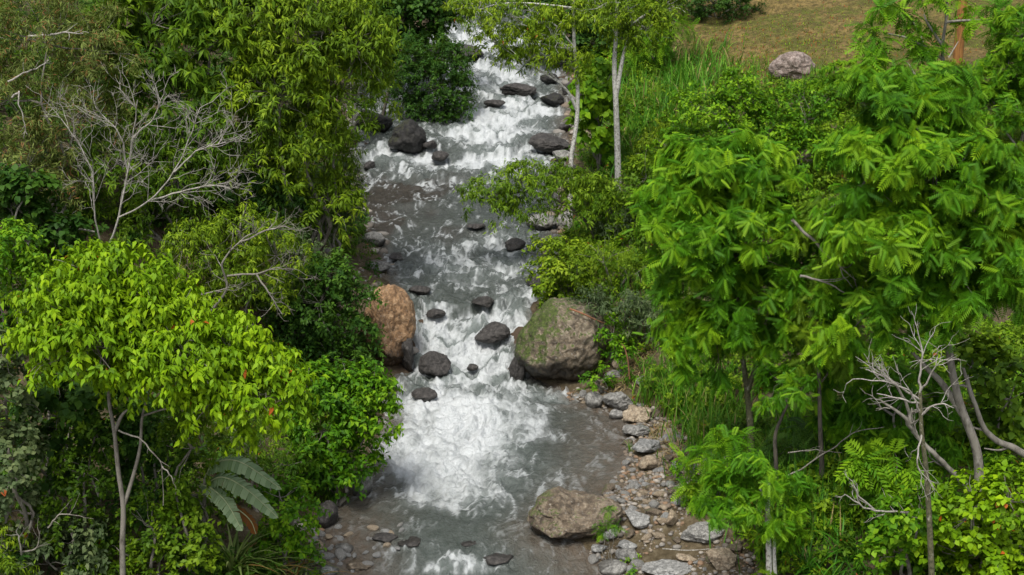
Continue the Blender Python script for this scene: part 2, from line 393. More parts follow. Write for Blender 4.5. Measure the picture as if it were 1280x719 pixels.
rock('rock', 'dark flat slab under the leaves at the far left of the upper rapids', RK['black'], 464, 152, 28, 17, 64, sub=5, inwater=True, cat='rock', soft=16, planes=9)
rock('rock', 'small dark wet rock just below the black angular rock', RK['wet'], 548, 197, 14, 8, 65, inwater=True, cat='rock')
rock('rock', 'little brown wet rock touching the right side of the black angular rock', RK['wet'], 537, 183, 9, 8, 66, inwater=True, cat='rock')
rock('rock', 'smooth round dark rock above the other one in the cascade', RK['wet'], 604, 380, 15, 9, 71, inwater=True, cat='rock', planes=7)
rock('rock', 'broad dark rock with white water all round it in the middle of the cascade', RK['wet'], 613, 419, 26, 14, 72, inwater=True, cat='rock', sub=5)
rock('rock', 'dark rock with a veil of water running over it low in the cascade', RK['wet'], 543, 459, 21, 19, 73, inwater=True, cat='rock', sub=5, planes=8)
rock('rock', 'low wet rock almost drowned in the foam at the foot of the cascade', RK['wet'], 531, 495, 17, 8, 74, inwater=True, cat='rock')
rock('rock', 'broad drowned slab at the head of the rapids near the top', RK['wet'], 583, 66, 28, 11, 75, inwater=True, cat='rock', sub=5)
rock('rock', 'reddish brown rock at the foot of the slender pale trunk', RK['wet'], 688, 181, 27, 13, 76, inwater=True, cat='rock', sub=5)
rock('rock', 'black glistening rock below a smaller one at the right edge of the upper rapids', RK['black'], 689, 126, 17, 10, 77, inwater=True, cat='rock')
rock('rock', 'small black rock higher up at the right edge of the upper rapids', RK['black'], 687, 98, 12, 8, 78, inwater=True, cat='rock')
rock('rock', 'dark ledge rock across the middle of the upper rapids', RK['wet'], 648, 115, 24, 10, 79, inwater=True, cat='rock', sub=5)
rock('rock', 'grey rounded rock showing under the low leafy branch', RK['grey'], 676, 279, 20, 11, 80, inwater=True, cat='rock')
rock('rock', 'grey rock behind the slender trunk beside the leafy branch', RK['grey'], 704, 275, 13, 13, 81, cat='rock')
rock('rock', 'small grey rock at the foot of the slender trunk above the leafy branch', RK['grey'], 701, 196, 14, 8, 82, cat='rock')
rock('rock', 'tan rock in the shade between the two slender trunks', RK['tan'], 733, 172, 9, 9, 83, cat='rock')
rock('rock', 'dark rock in the water below the grey rounded rock', RK['wet'], 640, 307, 17, 9, 84, inwater=True, cat='rock')
rock('rock', 'flat dark rock at the right edge above the mossy boulder', RK['wet'], 672, 354, 17, 9, 85, inwater=True, cat='rock')
rock('rock', 'half sunk dark rock in the left side of the cascade', RK['wet'], 545, 394, 13, 7, 86, inwater=True, cat='rock')
rock('rock', 'half sunk dark rock at the left lip above the cascade', RK['wet'], 524, 364, 15, 7, 87, inwater=True, cat='rock')
rock('rock', 'dark wet wedge of rock between the orange boulder and the water', RK['wet'], 508, 445, 10, 26, 88, inwater=True, cat='rock', sub=5)
rock('rock', 'dark wet rock leaning on the water side of the mossy boulder', RK['wet'], 646, 462, 11, 22, 89, inwater=True, cat='rock', sub=5)
rock('rock', 'small orange stone among the gravel high on the left bank', RK['orange'], 416, 328, 12, 8, 90, cat='stone')
# right margin of the pool
rock('stone', 'dark rounded stone just right of the mossy boulder foot', RK['grey'], 743, 502, 12, 12, 101, cat='stone')
rock('stone', 'large pale grey stone at the upper right end of the pool', RK['grey'], 774, 503, 21, 15, 102, cat='stone', sub=5)
rock('stone', 'small dark stone at the water under the large pale grey stone', RK['grey'], 771, 519, 11, 7, 103, cat='stone')
rock('stone', 'brown topped stone below the large pale grey stone', RK['tan'], 797, 521, 19, 11, 104, cat='stone', sub=5)
rock('stone', 'flat greenish stone on the pool edge below the brown topped stone', RK['grey'], 795, 540, 18, 9, 105, cat='stone', sub=5)
rock('stone', 'long blue grey stone on the pool edge above the tan block', RK['blue'], 810, 562, 22, 11, 106, cat='stone', sub=5)
rock('stone', 'square tan block of stone at the edge of the pool', RK['tan'], 811, 581, 15, 11, 107, cat='stone', planes=7)
rock('stone', 'white topped stone lying in the weeds above the pool', RK['grey'], 770, 470, 14, 8, 108, cat='stone')
rock('stone', 'brown stone beside the boulder in the weeds above the pool', RK['tan'], 775, 457, 12, 9, 109, cat='stone')
rock('stone', 'small round stone up in the weeds beside the tall grass', RK['grey'], 801, 478, 8, 8, 110, cat='stone')
rock('stone', 'small pale stone sitting on top of the mossy boulder', RK['grey'], 717, 381, 8, 9, 111, cat='stone')
# gravel bar
rock('stone', 'blue grey wedge of stone touching the long brown boulder', RK['blue'], 796, 653, 19, 15, 121, cat='stone', sub=5, planes=8)
rock('stone', 'tan upright block on the gravel bar', RK['tan'], 838, 651, 10, 14, 122, cat='stone', planes=8)
rock('stone', 'large dark grey angular stone under the ferny leaves on the gravel bar', RK['grey'], 878, 668, 33, 18, 123, cat='stone', sub=5, planes=9, soft=16)
rock('stone', 'round pale grey stone in front of the long brown boulder', RK['blue'], 763, 670, 11, 10, 124, cat='stone')
rock('stone', 'grey stone lying in shallow water below the long brown boulder', RK['blue'], 750, 688, 11, 7, 125, cat='stone')
rock('stone', 'pale flat stone on the gravel bar beside the round pale one', RK['blue'], 786, 683, 15, 7, 126, cat='stone')
rock('stone', 'grey stone stacked below the pale flat stone on the gravel bar', RK['grey'], 785, 696, 17, 10, 127, cat='stone')
rock('stone', 'wide grey slab at the bottom of the gravel bar', RK['blue'], 833, 712, 36, 11, 128, cat='stone', sub=5)
rock('stone', 'tan slab leaning at the foot of the feathery sapling', RK['tan'], 901, 701, 19, 17, 129, cat='stone', sub=5, planes=8)
rock('stone', 'brown stone just right of the wide grey slab', RK['tan'], 858, 700, 14, 8, 130, cat='stone')
rock('stone', 'dark grey stone at the bottom water edge left of the slab', RK['grey'], 766, 712, 20, 10, 131, cat='stone')
rock('stone', 'dark stone half hidden in the weeds at the top of the gravel bar', RK['grey'], 866, 588, 9, 8, 132, cat='stone')
# left foot
rock('stone', 'pale angular rock with white faces under the bright bush at the pool', RK['blue'], 452, 604, 14, 21, 141, cat='rock', planes=8, soft=16)
rock('stone', 'dark grey rock in the corner under the bright bush', RK['wet'], 409, 645, 14, 20, 142, cat='rock', planes=8)
rock('stone', 'blue grey angular stone in the brown shallows', RK['blue'], 428, 688, 14, 7, 143, cat='stone', planes=8)
rock('stone', 'long smooth tan stone in the brown shallows', RK['tan'], 448, 707, 18, 7, 144, cat='stone')
rock('stone', 'small orange tan stone at the edge of the brown shallows', RK['tan'], 397, 703, 11, 6, 145, cat='stone')
rock('stone', 'pale grey flat stone at the bottom left edge of the water', RK['blue'], 411, 715, 13, 7, 146, cat='stone', planes=8)
rock('stone', 'flat wet stone breaking the surface at the lip of the lower pool', RK['wet'], 480, 674, 17, 6, 147, cat='stone', inwater=True)
rock('stone', 'dark flat stone drowned at the tail of the pool', RK['wet'], 512, 679, 17, 5, 148, cat='stone', inwater=True)
rock('stone', 'dark flat stone in midstream at the very bottom', RK['wet'], 620, 700, 22, 7, 149, cat='stone', inwater=True)
rock('stone', 'low dark stone at the tail of the pool near midstream', RK['wet'], 590, 681, 15, 5, 150, cat='stone', inwater=True)

for k, (u, v, ru, rv) in enumerate([(618,128,14,6), (574,100,13,7), (596,283,13,5), (590,458,8,5)]):
    rock('rock', 'little wet stone barely breaking the surface of the rapids', RK['wet'], u, v + rv*.35, ru, rv, 700 + k, 'little stones in the rapids', inwater=True, cat='rock', planes=6, soft=45, sub=4, hmin=.38)
for k, (u, v, ru, rv) in enumerate([(722,152,11,9), (716,215,13,9), (706,160,8,6), (672,72,10,7), (703,76,14,9), (712,112,10,9), (690,304,17,11), (692,338,12,9), (462,208,9,6), (468,300,16,10), (452,268,9,6), (497,322,11,6), (474,334,15,9), (518,80,12,8), (545,62,12,7)]):
    rock('rock', 'dark stone lodged along the very edge of the rapids', RK['wet' if k % 3 else 'grey'], u, v, ru, rv, 760 + k, 'stones lining the rapids', cat='rock', inwater=True, planes=6, soft=45, sub=4, hmin=.38)

# ------------------------------------------------------------------ water
wy = np.concatenate([np.arange(27, 36, .25), np.arange(36, 62, .05), np.arange(62, 112, .09)])
ns = 170
ts = np.linspace(0, 1, ns)
Lw, Rw = edge_l(wy) - .35, edge_r(wy) + .35
WX = Lw[:, None] + (Rw - Lw)[:, None]*ts[None]
WY = np.repeat(wy[:, None], ns, 1)
tt = (WX - edge_l(WY))/(edge_r(WY) - edge_l(WY))
def gau(u, v, ru, rv):
    a = hit(u, v); b1 = hit(u, v - rv); sx = ru*mpp(v, a[1]); sy = max(abs(b1[1] - a[1]), .3)
    return np.exp(-((WX - a[0])/sx)**2 - ((WY - a[1])/sy)**2)
foam = np.zeros_like(WX)
for (u, v, ru, rv, k) in [
    (565, 508, 80, 24, 1.3), (570, 545, 75, 28, 1.05), (565, 585, 76, 30, .90), (590, 622, 76, 24, .58), (505, 575, 34, 34, .50), (640, 545, 50, 30, .35), (520, 630, 40, 20, .25), (700, 600, 60, 30, .12),
    (600, 470, 45, 22, 1.1), (585, 440, 40, 22, 1.0), (630, 400, 40, 18, .95), (560, 420, 30, 16, .85), (530, 400, 24, 26, .7), (590, 350, 60, 20, .60), (540, 330, 45, 14, .70),
    (650, 372, 35, 12, .85), (625, 300, 50, 14, .70), (560, 305, 60, 10, .62), (640, 330, 40, 16, .55),
    (610, 200, 60, 18, .95), (580, 160, 50, 16, .85), (640, 155, 45, 20, 1.05), (600, 145, 40, 20, .7), (480, 190, 40, 14, .62), (520, 222, 60, 14, .45), (600, 235, 50, 18, .5), (650, 200, 40, 14, .6),
    (620, 90, 60, 18, .65), (660, 95, 40, 20, .55), (600, 45, 50, 14, 1.0), (640, 45, 50, 18, .9), (480, 120, 40, 22, .70), (600, 110, 50, 12, .5), (660, 135, 40, 14, .55),
    (590, 712, 26, 10, .75), (545, 715, 26, 8, .6), (630, 704, 24, 8, .5), (500, 690, 24, 6, .42), (520, 678, 20, 4, .40), (565, 694, 24, 5, .5), (660, 690, 24, 8, .25)]:
    foam += k*gau(u, v, ru, rv)
slope = np.gradient(zw(wy), wy)
foam += np.clip((slope - .05)*1.0, 0, .22)[:, None]*sstep(47.5, 49, WY)
bulge = np.zeros_like(WX)
for (rx_, ry_, a, b, top) in STREAM_ROCKS:
    if not (33 < ry_ < 100): continue
    dx, dy = (WX - rx_)/a, (WY - ry_)/b
    flow = float(np.interp(ry_, wy, np.clip(slope*6, .12, 1))) if ry_ > 48 else .12
    e = np.sqrt(dx**2 + dy**2)
    foam += flow*.30*np.exp(-((e - 1.08)/.22)**2)*np.clip(.4 + 1.2*vnoise(xy3(WX, WY, 2.5, 2.5)), 0, 1.3)                                    # collar
    foam += flow*.45*np.exp(-(dx/.9)**2)*np.exp(-np.abs(np.minimum(dy, 0) + 1.0)/1.6)*(dy < -.6)   # wake
    bulge += .10*flow*np.exp(-(dx/1.1)**2 - ((dy - 1.2)/.6)**2)
# flow-stretched turbulence
wp1 = fbm(xy3(WX, WY, .9, .45), 3, 70) - .5; wp2 = fbm(xy3(WX, WY, .9, .45), 3, 71) - .5
n_big = fbm(xy3(WX + wp1*1.1, WY + wp2*1.4, .75, .42), 5, 72, .55)
n_fine = fbm(xy3(WX + wp1*1.4, WY + wp2*1.0, 3.2, 1.35), 5, 73, .62)
ridge = 1 - np.abs(2*fbm(xy3(WX + wp1*1.6, WY + wp2*2.0, 1.5, .7), 4, 74, .55) - 1)
f0 = np.clip(foam, 0, 1.5)
lat = fbm(xy3(WX, WY, .55, .10), 3, 95) - .5
kd = np.interp(wy, [48, 49, 55, 57, 61, 70, 74, 112], [.62, .62, .62, .42, .36, .30, .36, .34])
ph = np.concatenate([[0], np.cumsum(.5*(kd[1:] + kd[:-1])*np.diff(wy))])[:, None] + lat*3.4 + (fbm(xy3(WX, WY, 1.7, .5), 3, 96) - .5)*.7 + .35
fr = ph - np.floor(ph)
gfr = np.where(fr < .68, fr/.68*.22, .22 + sstep(.68, 1.0, fr)*.78)
WYs = WY + (gfr - fr)/kd[:, None]*.92*sstep(48.3, 49.3, WY)
dropf = sstep(.66, .78, fr)*(1 - sstep(.93, 1.0, fr)); basef = sstep(.20, .66, fr)*(1 - sstep(.70, .80, fr)); lip = 1 - sstep(.0, .22, fr)
band = np.where(WY > 48.5, .34*dropf + .46*basef - .42*lip - .12, 0)*np.clip(slope*5 + .25, .25, 1)[:, None]
def cells(X_, Y_, sx, sy, seed):
    p = np.stack([X_*sx, Y_*sy], -1); i = np.floor(p); f1 = np.full(X_.shape, 9.0); f2 = f1.copy()
    for ax_ in (-1, 0, 1):
        for ay in (-1, 0, 1):
            cx, cy = (i[..., 0] + ax_).astype(np.int64), (i[..., 1] + ay).astype(np.int64); z_ = np.zeros_like(cx)
            d = np.hypot(cx + hash3(cx, cy, z_, seed) - p[..., 0], cy + hash3(cx, cy, z_ + 1, seed) - p[..., 1])
            f2 = np.minimum(f2, np.maximum(f1, d)); f1 = np.minimum(f1, d)
    return f2 - f1
wq1, wq2 = (fbm(xy3(WX, WY, 1.6, 1.1), 4, 90) - .5)*1.3, (fbm(xy3(WX, WY, 1.6, 1.1), 4, 91) - .5)*1.6
ce = cells(WX + wq1, WY + wq2, 1.25, .78, 92); ce2 = cells(WX + wq1*.8, WY + wq2*.8, 2.9, 1.9, 93)
seam = .62*(1 - sstep(.0, .38, ce)) + .38*(1 - sstep(.0, .42, ce2))
n_str = fbm(xy3(WX + wp1*.9, WY + wp2*.6, 4.6, .75), 4, 75, .6)
ridge2 = 1 - np.abs(2*fbm(xy3(WX + wp1*1.0, WY + wp2*1.0, 2.4, 1.7), 4, 79, .55) - 1)
n_drop = fbm(xy3(WX + wp1*.3, WY, 6.5, .5), 4, 97, .6) - .5
drive = .60*f0 + .40*seam + .50*(n_fine - .5) + .45*(n_str - .5) + .5*(n_big - .5) - .05 + band + .9*n_drop*dropf
fo_r = sstep(.40, 1.22, drive)*np.clip(f0*2.2 + .15*(WY > 49), 0, 1)*.90
sx_ = WX - np.interp(WY, [38, 44, 48], [-.8, -1.6, -1.1])                              # the tongue spreads as it runs out into the pool
n_t1 = fbm(xy3(sx_/(1 + .10*np.clip(48.5 - WY, 0, 12)) + wp1*.5, WY + wp2*.5, 2.6, .55), 5, 98, .58) - .5
n_t2 = fbm(xy3(WX + wp1*.9, WY + wp2*.9, 1.3, .95), 5, 99, .6) - .5
fo_p = sstep(.15, 1.20, f0*.80 + .95*n_t2 + .75*n_t1 + .10*(seam - .4))*np.clip(f0*2.2, 0, 1)
wpool = sstep(49.2, 48.0, WY)*sstep(39.6, 40.6, WY)
fo = fo_r*(1 - wpool) + fo_p*wpool
air = np.clip(sstep(.15, 1.3, f0)*.8 + (n_big - .5)*.4 + (n_fine - .5)*.3, 0, 1)
veins = np.maximum(sstep(.90, .985, ridge), .8*sstep(.88, .985, ridge2))*sstep(.40, .62, n_fine)*np.clip(.45 + .35*(WY > 56) + f0*1.1, 0, 1)*.66
fo = np.clip(fo + veins*(1 - fo), 0, 1)
turb = np.clip(f0, 0, 1)
steps = (fbm(xy3(WX, WY, .45, 1.1), 3, 77) - .5)*.50*np.clip(slope*5, 0, 1)[:, None]*sstep(48, 50, WY)
WZ = zw(WYs) + bulge + steps*.35 + turb*((n_big - .5)*.46 + (n_fine - .5)*.20 + (n_str - .5)*.12) + np.clip(turb + .25*(WY > 49), 0, .8)*(np.clip(ce, 0, .5)*.34 + np.clip(ce2, 0, .5)*.14 - .1) + .06*(fbm(xy3(WX + wp1*.8, WY + wp2*.8, 2.0, 2.4), 4, 81, .55) - .5) + .05*(n_fine - .5) + .02*fo
shallow = np.clip(1 - np.minimum(tt, 1 - tt)*np.where(WY < 48, 3.6, 9.0), 0, 1)
shallow = np.maximum(shallow, sstep(.42, .1, tt)*sstep(41.5, 38.5, WY))
shallow = np.maximum(shallow, .75*sstep(.62, .92, tt)*sstep(48.5, 46, WY))
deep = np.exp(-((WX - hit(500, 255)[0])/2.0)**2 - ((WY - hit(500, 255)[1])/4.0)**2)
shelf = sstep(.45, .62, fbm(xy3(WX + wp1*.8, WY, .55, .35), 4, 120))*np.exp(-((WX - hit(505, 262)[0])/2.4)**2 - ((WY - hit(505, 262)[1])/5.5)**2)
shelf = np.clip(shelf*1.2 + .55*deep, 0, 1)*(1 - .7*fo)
nyw, nxw = WX.shape
ii = (np.arange(nyw-1)[:, None]*nxw + np.arange(nxw-1)[None])
F = np.stack([ii, ii+1, ii+nxw+1, ii+nxw], -1).reshape(-1, 4)
m, t, out = new_mat('stream_water'); co = objco(t, (1, .5, 1)); co2 = objco(t, (1, .7, 1))
fa = attr(t, 'foam'); nf = noise(t, co, 5.5, 8, .68, .6); nff = noise(t, co2, 16, 5, .65, .4)
ff = math_n(t, 'ADD', fa, math_n(t, 'MULTIPLY', math_n(t, 'SUBTRACT', nf, .5), math_n(t, 'ADD', math_n(t, 'MULTIPLY', fa, .9), .06)))
ff = ramp(t, ff, [(.05, (0,0,0)), (.35, (.22,.22,.22)), (.62, (.66,.66,.66)), (.95, (1,1,1))])
wc = mixc(t, attr(t, 'shallow'), (.040,.050,.043), mixc(t, noise(t, co2, 3.0, 7, .7), (.035,.024,.016), (.15,.105,.07)))
wc = mixc(t, ramp(t, nf, [(.3, (0,0,0)), (.75, (.6,.6,.6))]), wc, (.105,.115,.108))
wc = mixc(t, math_n(t, 'MULTIPLY', attr(t, 'air'), math_n(t, 'MULTIPLY', nf, 1.5), True), wc, (.215,.245,.236))
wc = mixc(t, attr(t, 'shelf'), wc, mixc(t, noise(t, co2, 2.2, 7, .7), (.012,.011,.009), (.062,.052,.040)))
fc = mixc(t, nff, (.36,.385,.39), (.60,.62,.63))
b = N(t, 'BsdfPrincipled', Roughness=.14, IOR=1.33); b.inputs['Specular IOR Level'].default_value = .6
t.links.new(mixc(t, ff, wc, fc), b.inputs['Base Color'])
t.links.new(math_n(t, 'ADD', .10, math_n(t, 'MULTIPLY', ff, .6)), b.inputs['Roughness'])
bp = N(t, 'Bump', Strength=.9, Distance=.22)
t.links.new(math_n(t, 'ADD', math_n(t, 'MULTIPLY', noise(t, co2, 4.0, 6, .6, .8), .75), math_n(t, 'MULTIPLY', nff, .25)), bp.inputs['Height']); t.links.new(bp.outputs[0], b.inputs['Normal'])
t.links.new(b.outputs[0], out.inputs[0])
water = link('water', mesh_np('water', np.stack([WX, WY, WZ], -1).reshape(-1, 3), [F], m, {'foam': fo.ravel(), 'shallow': shallow.ravel(), 'air': air.ravel(), 'shelf': shelf.ravel()}, smooth=True))
tag(water, kind='structure')

# ------------------------------------------------------------------ foliage
def T_ovate(wd=.30, droop=.22, fold=.10):
    V = np.array([[0,0,0], [wd,.42,fold], [wd*.55,.75,fold*.5-droop*.45], [0,1,-droop], [-wd*.55,.75,fold*.5-droop*.45], [-wd,.42,fold], [0,.55,-droop*.2]])
    return V, np.array([[0,1,6,5], [1,2,3,6], [6,3,4,5]])
def T_lance(wd=.14, droop=.35):
    V = np.array([[0,0,0], [wd,.4,.04], [0,1,-droop], [-wd,.4,.04], [0,.5,-droop*.18]])
    return V, np.array([[0,1,4,3], [1,2,3,4]])
def T_diamond(wd=.26, droop=.12):
    V = np.array([[0,0,0], [wd,.5,.05], [0,1,-droop], [-wd,.5,.05]])
    return V, np.array([[0,1,2,3]])
def T_pinnate(pairs=8, ll=.42, lw=.052, droop=.60, fwd=.28, hang=.75):
    V, F = [], []
    def q(a, d, L, wdt, nrm):
        d = norm(d); s = norm(np.cross(d, nrm)); k = len(V)
        V.extend([a, a + d*L*.42 + s*wdt + nrm*.01, a + d*L, a + d*L*.42 - s*wdt + nrm*.01]); F.append([k, k+1, k+2, k+3])
    up = np.array([0, 0, 1.0])
    for i in range(pairs):
        y = .14 + .80*i/(pairs-1); p = np.array([0, y, -droop*y*y]); L = ll*(.75 + .5*math.sin(PI*(.15 + .75*i/(pairs-1))))*.85
        for sgn in (-1, 1): q(p, np.array([sgn, fwd, -hang]), L, lw, up)
    q(np.array([0, .95, -droop*.9]), np.array([0, 1, -.9]), ll*.8, lw, up)
    k = len(V); V.extend([np.array([.012,0,0]), np.array([.008,.95,-droop*.92]), np.array([-.008,.95,-droop*.92]), np.array([-.012,0,0])]); F.append([k, k+1, k+2, k+3])
    return np.array(V), np.array(F)
TPL = {'slim': T_ovate(.225, .30, .09), 'ovate': T_ovate(.27), 'broad': T_ovate(.42, .18, .12), 'lance': T_lance(), 'narrow': T_lance(.085, .25), 'diamond': T_diamond(), 'heart': T_ovate(.46, .35, .14),
       'pinnate': T_pinnate(), 'fern': T_pinnate(9, .24, .035, .55, .3, .12), 'palmate': T_pinnate(6, .42, .06, .5, .6, .45)}

STYLE = dict(  # template, leaf length, clumps per m2, twigs, leaves per twig, twig length, outward, spread, leaf droop, leaf upness
 lime   = dict(tpl='slim', size=.19, cd=15, tw=5, lv=8, tl=.50, out=.7, sp=.55, dr=.95, nu=.8, mat='lime'),
 lance  = dict(tpl='lance', size=.235, cd=9, tw=5, lv=9, tl=.50, out=.6, sp=.60, dr=.65, nu=.7, mat='olive'),
 bigleaf= dict(tpl='lance', size=.36, cd=5.5, tw=4, lv=9, tl=.40, out=.6, sp=.60, dr=.55, nu=.8, mat='mid', whorl=1),
 small  = dict(tpl='diamond', size=.15, cd=9.0, tw=6, lv=9, tl=.42, out=.6, sp=.65, dr=.35, nu=.8, mat='dark'),
 glossy = dict(tpl='ovate', size=.165, cd=9.5, tw=6, lv=8, tl=.42, out=.7, sp=.55, dr=.45, nu=.8, mat='bright'),
 fine   = dict(tpl='narrow', size=.20, cd=7.5, tw=7, lv=10, tl=.55, out=.5, sp=.65, dr=.30, nu=.5, mat='brown'),
 pinnate= dict(tpl='pinnate', size=.32, cd=6.6, tw=8, lv=6, tl=.50, out=.95, sp=.42, dr=.50, rs=.97, nu=1.0, mat='pinnate'),
 palm   = dict(tpl='palmate', size=.55, cd=3.6, tw=3, lv=4, tl=.35, out=.5, sp=.6, dr=.35, nu=1.0, mat='pinnate', whorl=1),
 fern   = dict(tpl='fern', size=.58, cd=5.0, tw=3, lv=4, tl=.40, out=.7, sp=.6, dr=.35, nu=1.0, mat='bright'),
 heart  = dict(tpl='heart', size=.34, cd=6.0, tw=4, lv=5, tl=.4, out=.7, sp=.5, dr=.9, nu=.5, mat='bright'),
 broad  = dict(tpl='broad', size=.23, cd=7.5, tw=5, lv=6, tl=.45, out=.7, sp=.55, dr=.45, nu=.9, mat='bright'),
 olives = dict(tpl='diamond', size=.17, cd=6.0, tw=6, lv=9, tl=.50, out=.7, sp=.6, dr=.3, nu=.7, mat='olive'),
)
def expand(tpl, pos, ax, nr, size, tint, wj=None):
    TV, TF = TPL[tpl]
    ax = norm(ax); nr = norm(nr - np.sum(nr*ax, -1, keepdims=True)*ax); sd = np.cross(ax, nr)
    M = np.stack([sd, ax, nr], 1)*size[:, None, None]
    V = np.einsum('vk,nkc->nvc', TV, M) + pos[:, None]
    n, k = len(pos), len(TV)
    F = (TF[None] + (np.arange(n)*k)[:, None, None]).reshape(-1, TF.shape[1])
    return V.reshape(-1, 3), F, np.repeat(tint, k)
def leaves_from_clumps(C, O, st, rs, old=0.0, scale=1.0, tbias=0.0):
    n = len(C); tw, lv = st['tw'], st['lv']
    T = norm(O[:, None]*st['out'] + rs.randn(n, tw, 3)*st['sp'] + np.array([0, 0, .12]))
    L = st['tl']*scale*rs.uniform(.6, 1.25, (n, tw))
    s = np.linspace(.25, 1, lv)[None, None] + rs.uniform(-.06, .06, (n, tw, lv))
    if st.get('whorl'): s = .72 + .28*s
    pos = C[:, None, None] + T[:, :, None]*(L[:, :, None]*s)[..., None]
    pos[..., 2] -= .22*L[:, :, None]*s**2
    rd = norm(rs.randn(n, tw, lv, 3)); Tn = T[:, :, None]
    perp = norm(rd - np.sum(rd*Tn, -1, keepdims=True)*Tn)
    A = norm(Tn*.5 + perp*.85 + np.array([0, 0, -1.])*st['dr'])
    Nn = np.array([0, 0, 1.])*st['nu'] + O[:, None, None]*.55 + rs.randn(n, tw, lv, 3)*.30
    cl = np.clip(rs.beta(2.2, 2.2, n) + (fbm(C*.9, 3, 91) - .5)*1.1, 0, 1)[:, None, None]
    tint = .05 + .42*cl + .26*rs.uniform(-.3, 1, (n, tw, lv)) + .30*np.clip(s, 0, 1)**3*rs.uniform(.3, 1, (n, tw, 1)) + tbias
    tint = np.clip(tint, 0, .88)
    if old > 0: tint = np.where(rs.rand(n, tw, lv) < old, 1.0, tint)
    size = st['size']*scale*rs.uniform(.65, 1.2, (n, tw, lv))
    return expand(st['tpl'], pos.reshape(-1, 3), A.reshape(-1, 3), Nn.reshape(-1, 3), size.ravel(), tint.ravel())
def clumps(blobs, st, rs, dens=1.0):
    Cs, Os = [], []
    for c, r in blobs:
        r = r*st.get('rs', 1.0)
        n = max(4, int(st['cd']*dens*PI*r[0]*r[2]*1.15 + .5))
        d = norm(rs.randn(n*2, 3)); keep = rs.rand(n*2) < np.clip(.62 + .6*d[:, 2], .12, 1); d = d[keep][:n]
        rad = rs.uniform(.30, 1.0, len(d))**.55
        rad *= .80 + .45*fbm(d*1.7 + c, 2, 7)                      # uneven outline
        Cs.append(c + d*r*rad[:, None]); Os.append(norm(d/r*np.mean(r) + np.array([0, 0, .35])))
    return np.concatenate(Cs), np.concatenate(Os)
def wob(a, b, n, amt, rs):
    t = np.linspace(0, 1, n)[:, None]; p = a + (b - a)*t
    p[1:-1] += rs.randn(n-2, 3)*amt*np.linalg.norm(b - a)
    return p
SEED = [1000]
def plant(name, label, cat, style, base, blobs, trunk=None, bark=BARK_GREY, group=None, r0=.09, dens=1.0, old=0.0, scale=1.0, tb=0.0, Y=None, off=0.0, mat=None, stems=3, limbs=True, crown='crown', zlift=0.0):
    """base: photo column,row of its foot.  blobs: (u, v, ru, rv[, dy]).  trunk: list of stems, each a list of (u, v[, dy])"""
    SEED[0] += 7; rs = np.random.RandomState(SEED[0])
    st = STYLE[style]
    h = hit(*base)
    if Y is not None:
        p = P(base[0], base[1], Y); h = np.array([p[0], Y, float(ground(p[0], Y))])
    if off:
        p = P(base[0], base[1], h[1] - off); h = np.array([p[0], h[1]-off, float(ground(p[0], h[1]-off))])
    Y0 = h[1]; root = h.copy()
    bw = []
    for q in blobs:
        dy = q[4] if len(q) > 4 else rs.uniform(-.5, .5)
        s = mpp(q[1], Y0 + dy); rx, rz = q[2]*s, q[3]*s*1.04
        bw.append((P(q[0], q[1], Y0 + dy), np.array([rx, .5*(rx + rz) if len(q) < 6 else q[5], rz])))
    o = thing(name, label, cat, root, group)
    C, O = clumps(bw, st, rs, dens/scale)
    V, F, tint = leaves_from_clumps(C, O, st, rs, old, scale, tb)
    g = ground(V[:, 0], V[:, 1]); V[:, 2] = np.maximum(V[:, 2], g + .02)
    link(crown, mesh_np(crown, V - root, [F], mat or LM[st['mat']], {'tint': tint}), o)
    tb_ = Tubes(); tops = []
    if trunk:
        for k, path in enumerate(trunk):
            pts = np.array([P(q[0], q[1], Y0 + (q[2] if len(q) > 2 else 0)) for q in path])
            if k == 0:
                pts[0] = root - np.array([0, 0, .15])
            rr = r0 if k == 0 else r0*.7
            tb_.add(pts, [rr*1.15, rr*.9, rr*.72, rr*.45], 8, 5); tops.append(pts)
    else:
        cc = bw[0][0]
        for k in range(stems):
            c = bw[k % len(bw)][0]; a = root + np.array([rs.uniform(-.15, .15), rs.uniform(-.15, .15), -.1])
            pts = wob(a, c, 5, .06, rs); tb_.add(pts, [r0*.7, r0*.25], 6, 3); tops.append(pts)
    if limbs:
        tp = np.concatenate([p[len(p)//2:] for p in tops])
        for c, r in bw:
            j = np.argmin(np.linalg.norm(tp - c, axis=1) + .4*np.maximum(tp[:, 2] - c[2] + .3, 0)*3)
            a = tp[j]; tb_.add(wob(a, c, 4, .07, rs), [r0*.42, r0*.15], 5, 3)
        cen = np.array([c for c, r in bw])
        for i in range(0, len(C), 3):
            j = np.argmin(np.linalg.norm(cen - C[i], axis=1))
            tb_.add(wob(cen[j], C[i] + O[i]*st['tl']*.5, 4, .07, rs), [max(.010, r0*.15), .005], 4, 2)
    tb_.build('trunk' if (trunk or r0 > .08) else 'stem', bark, o, root)
    return o, Y0, root

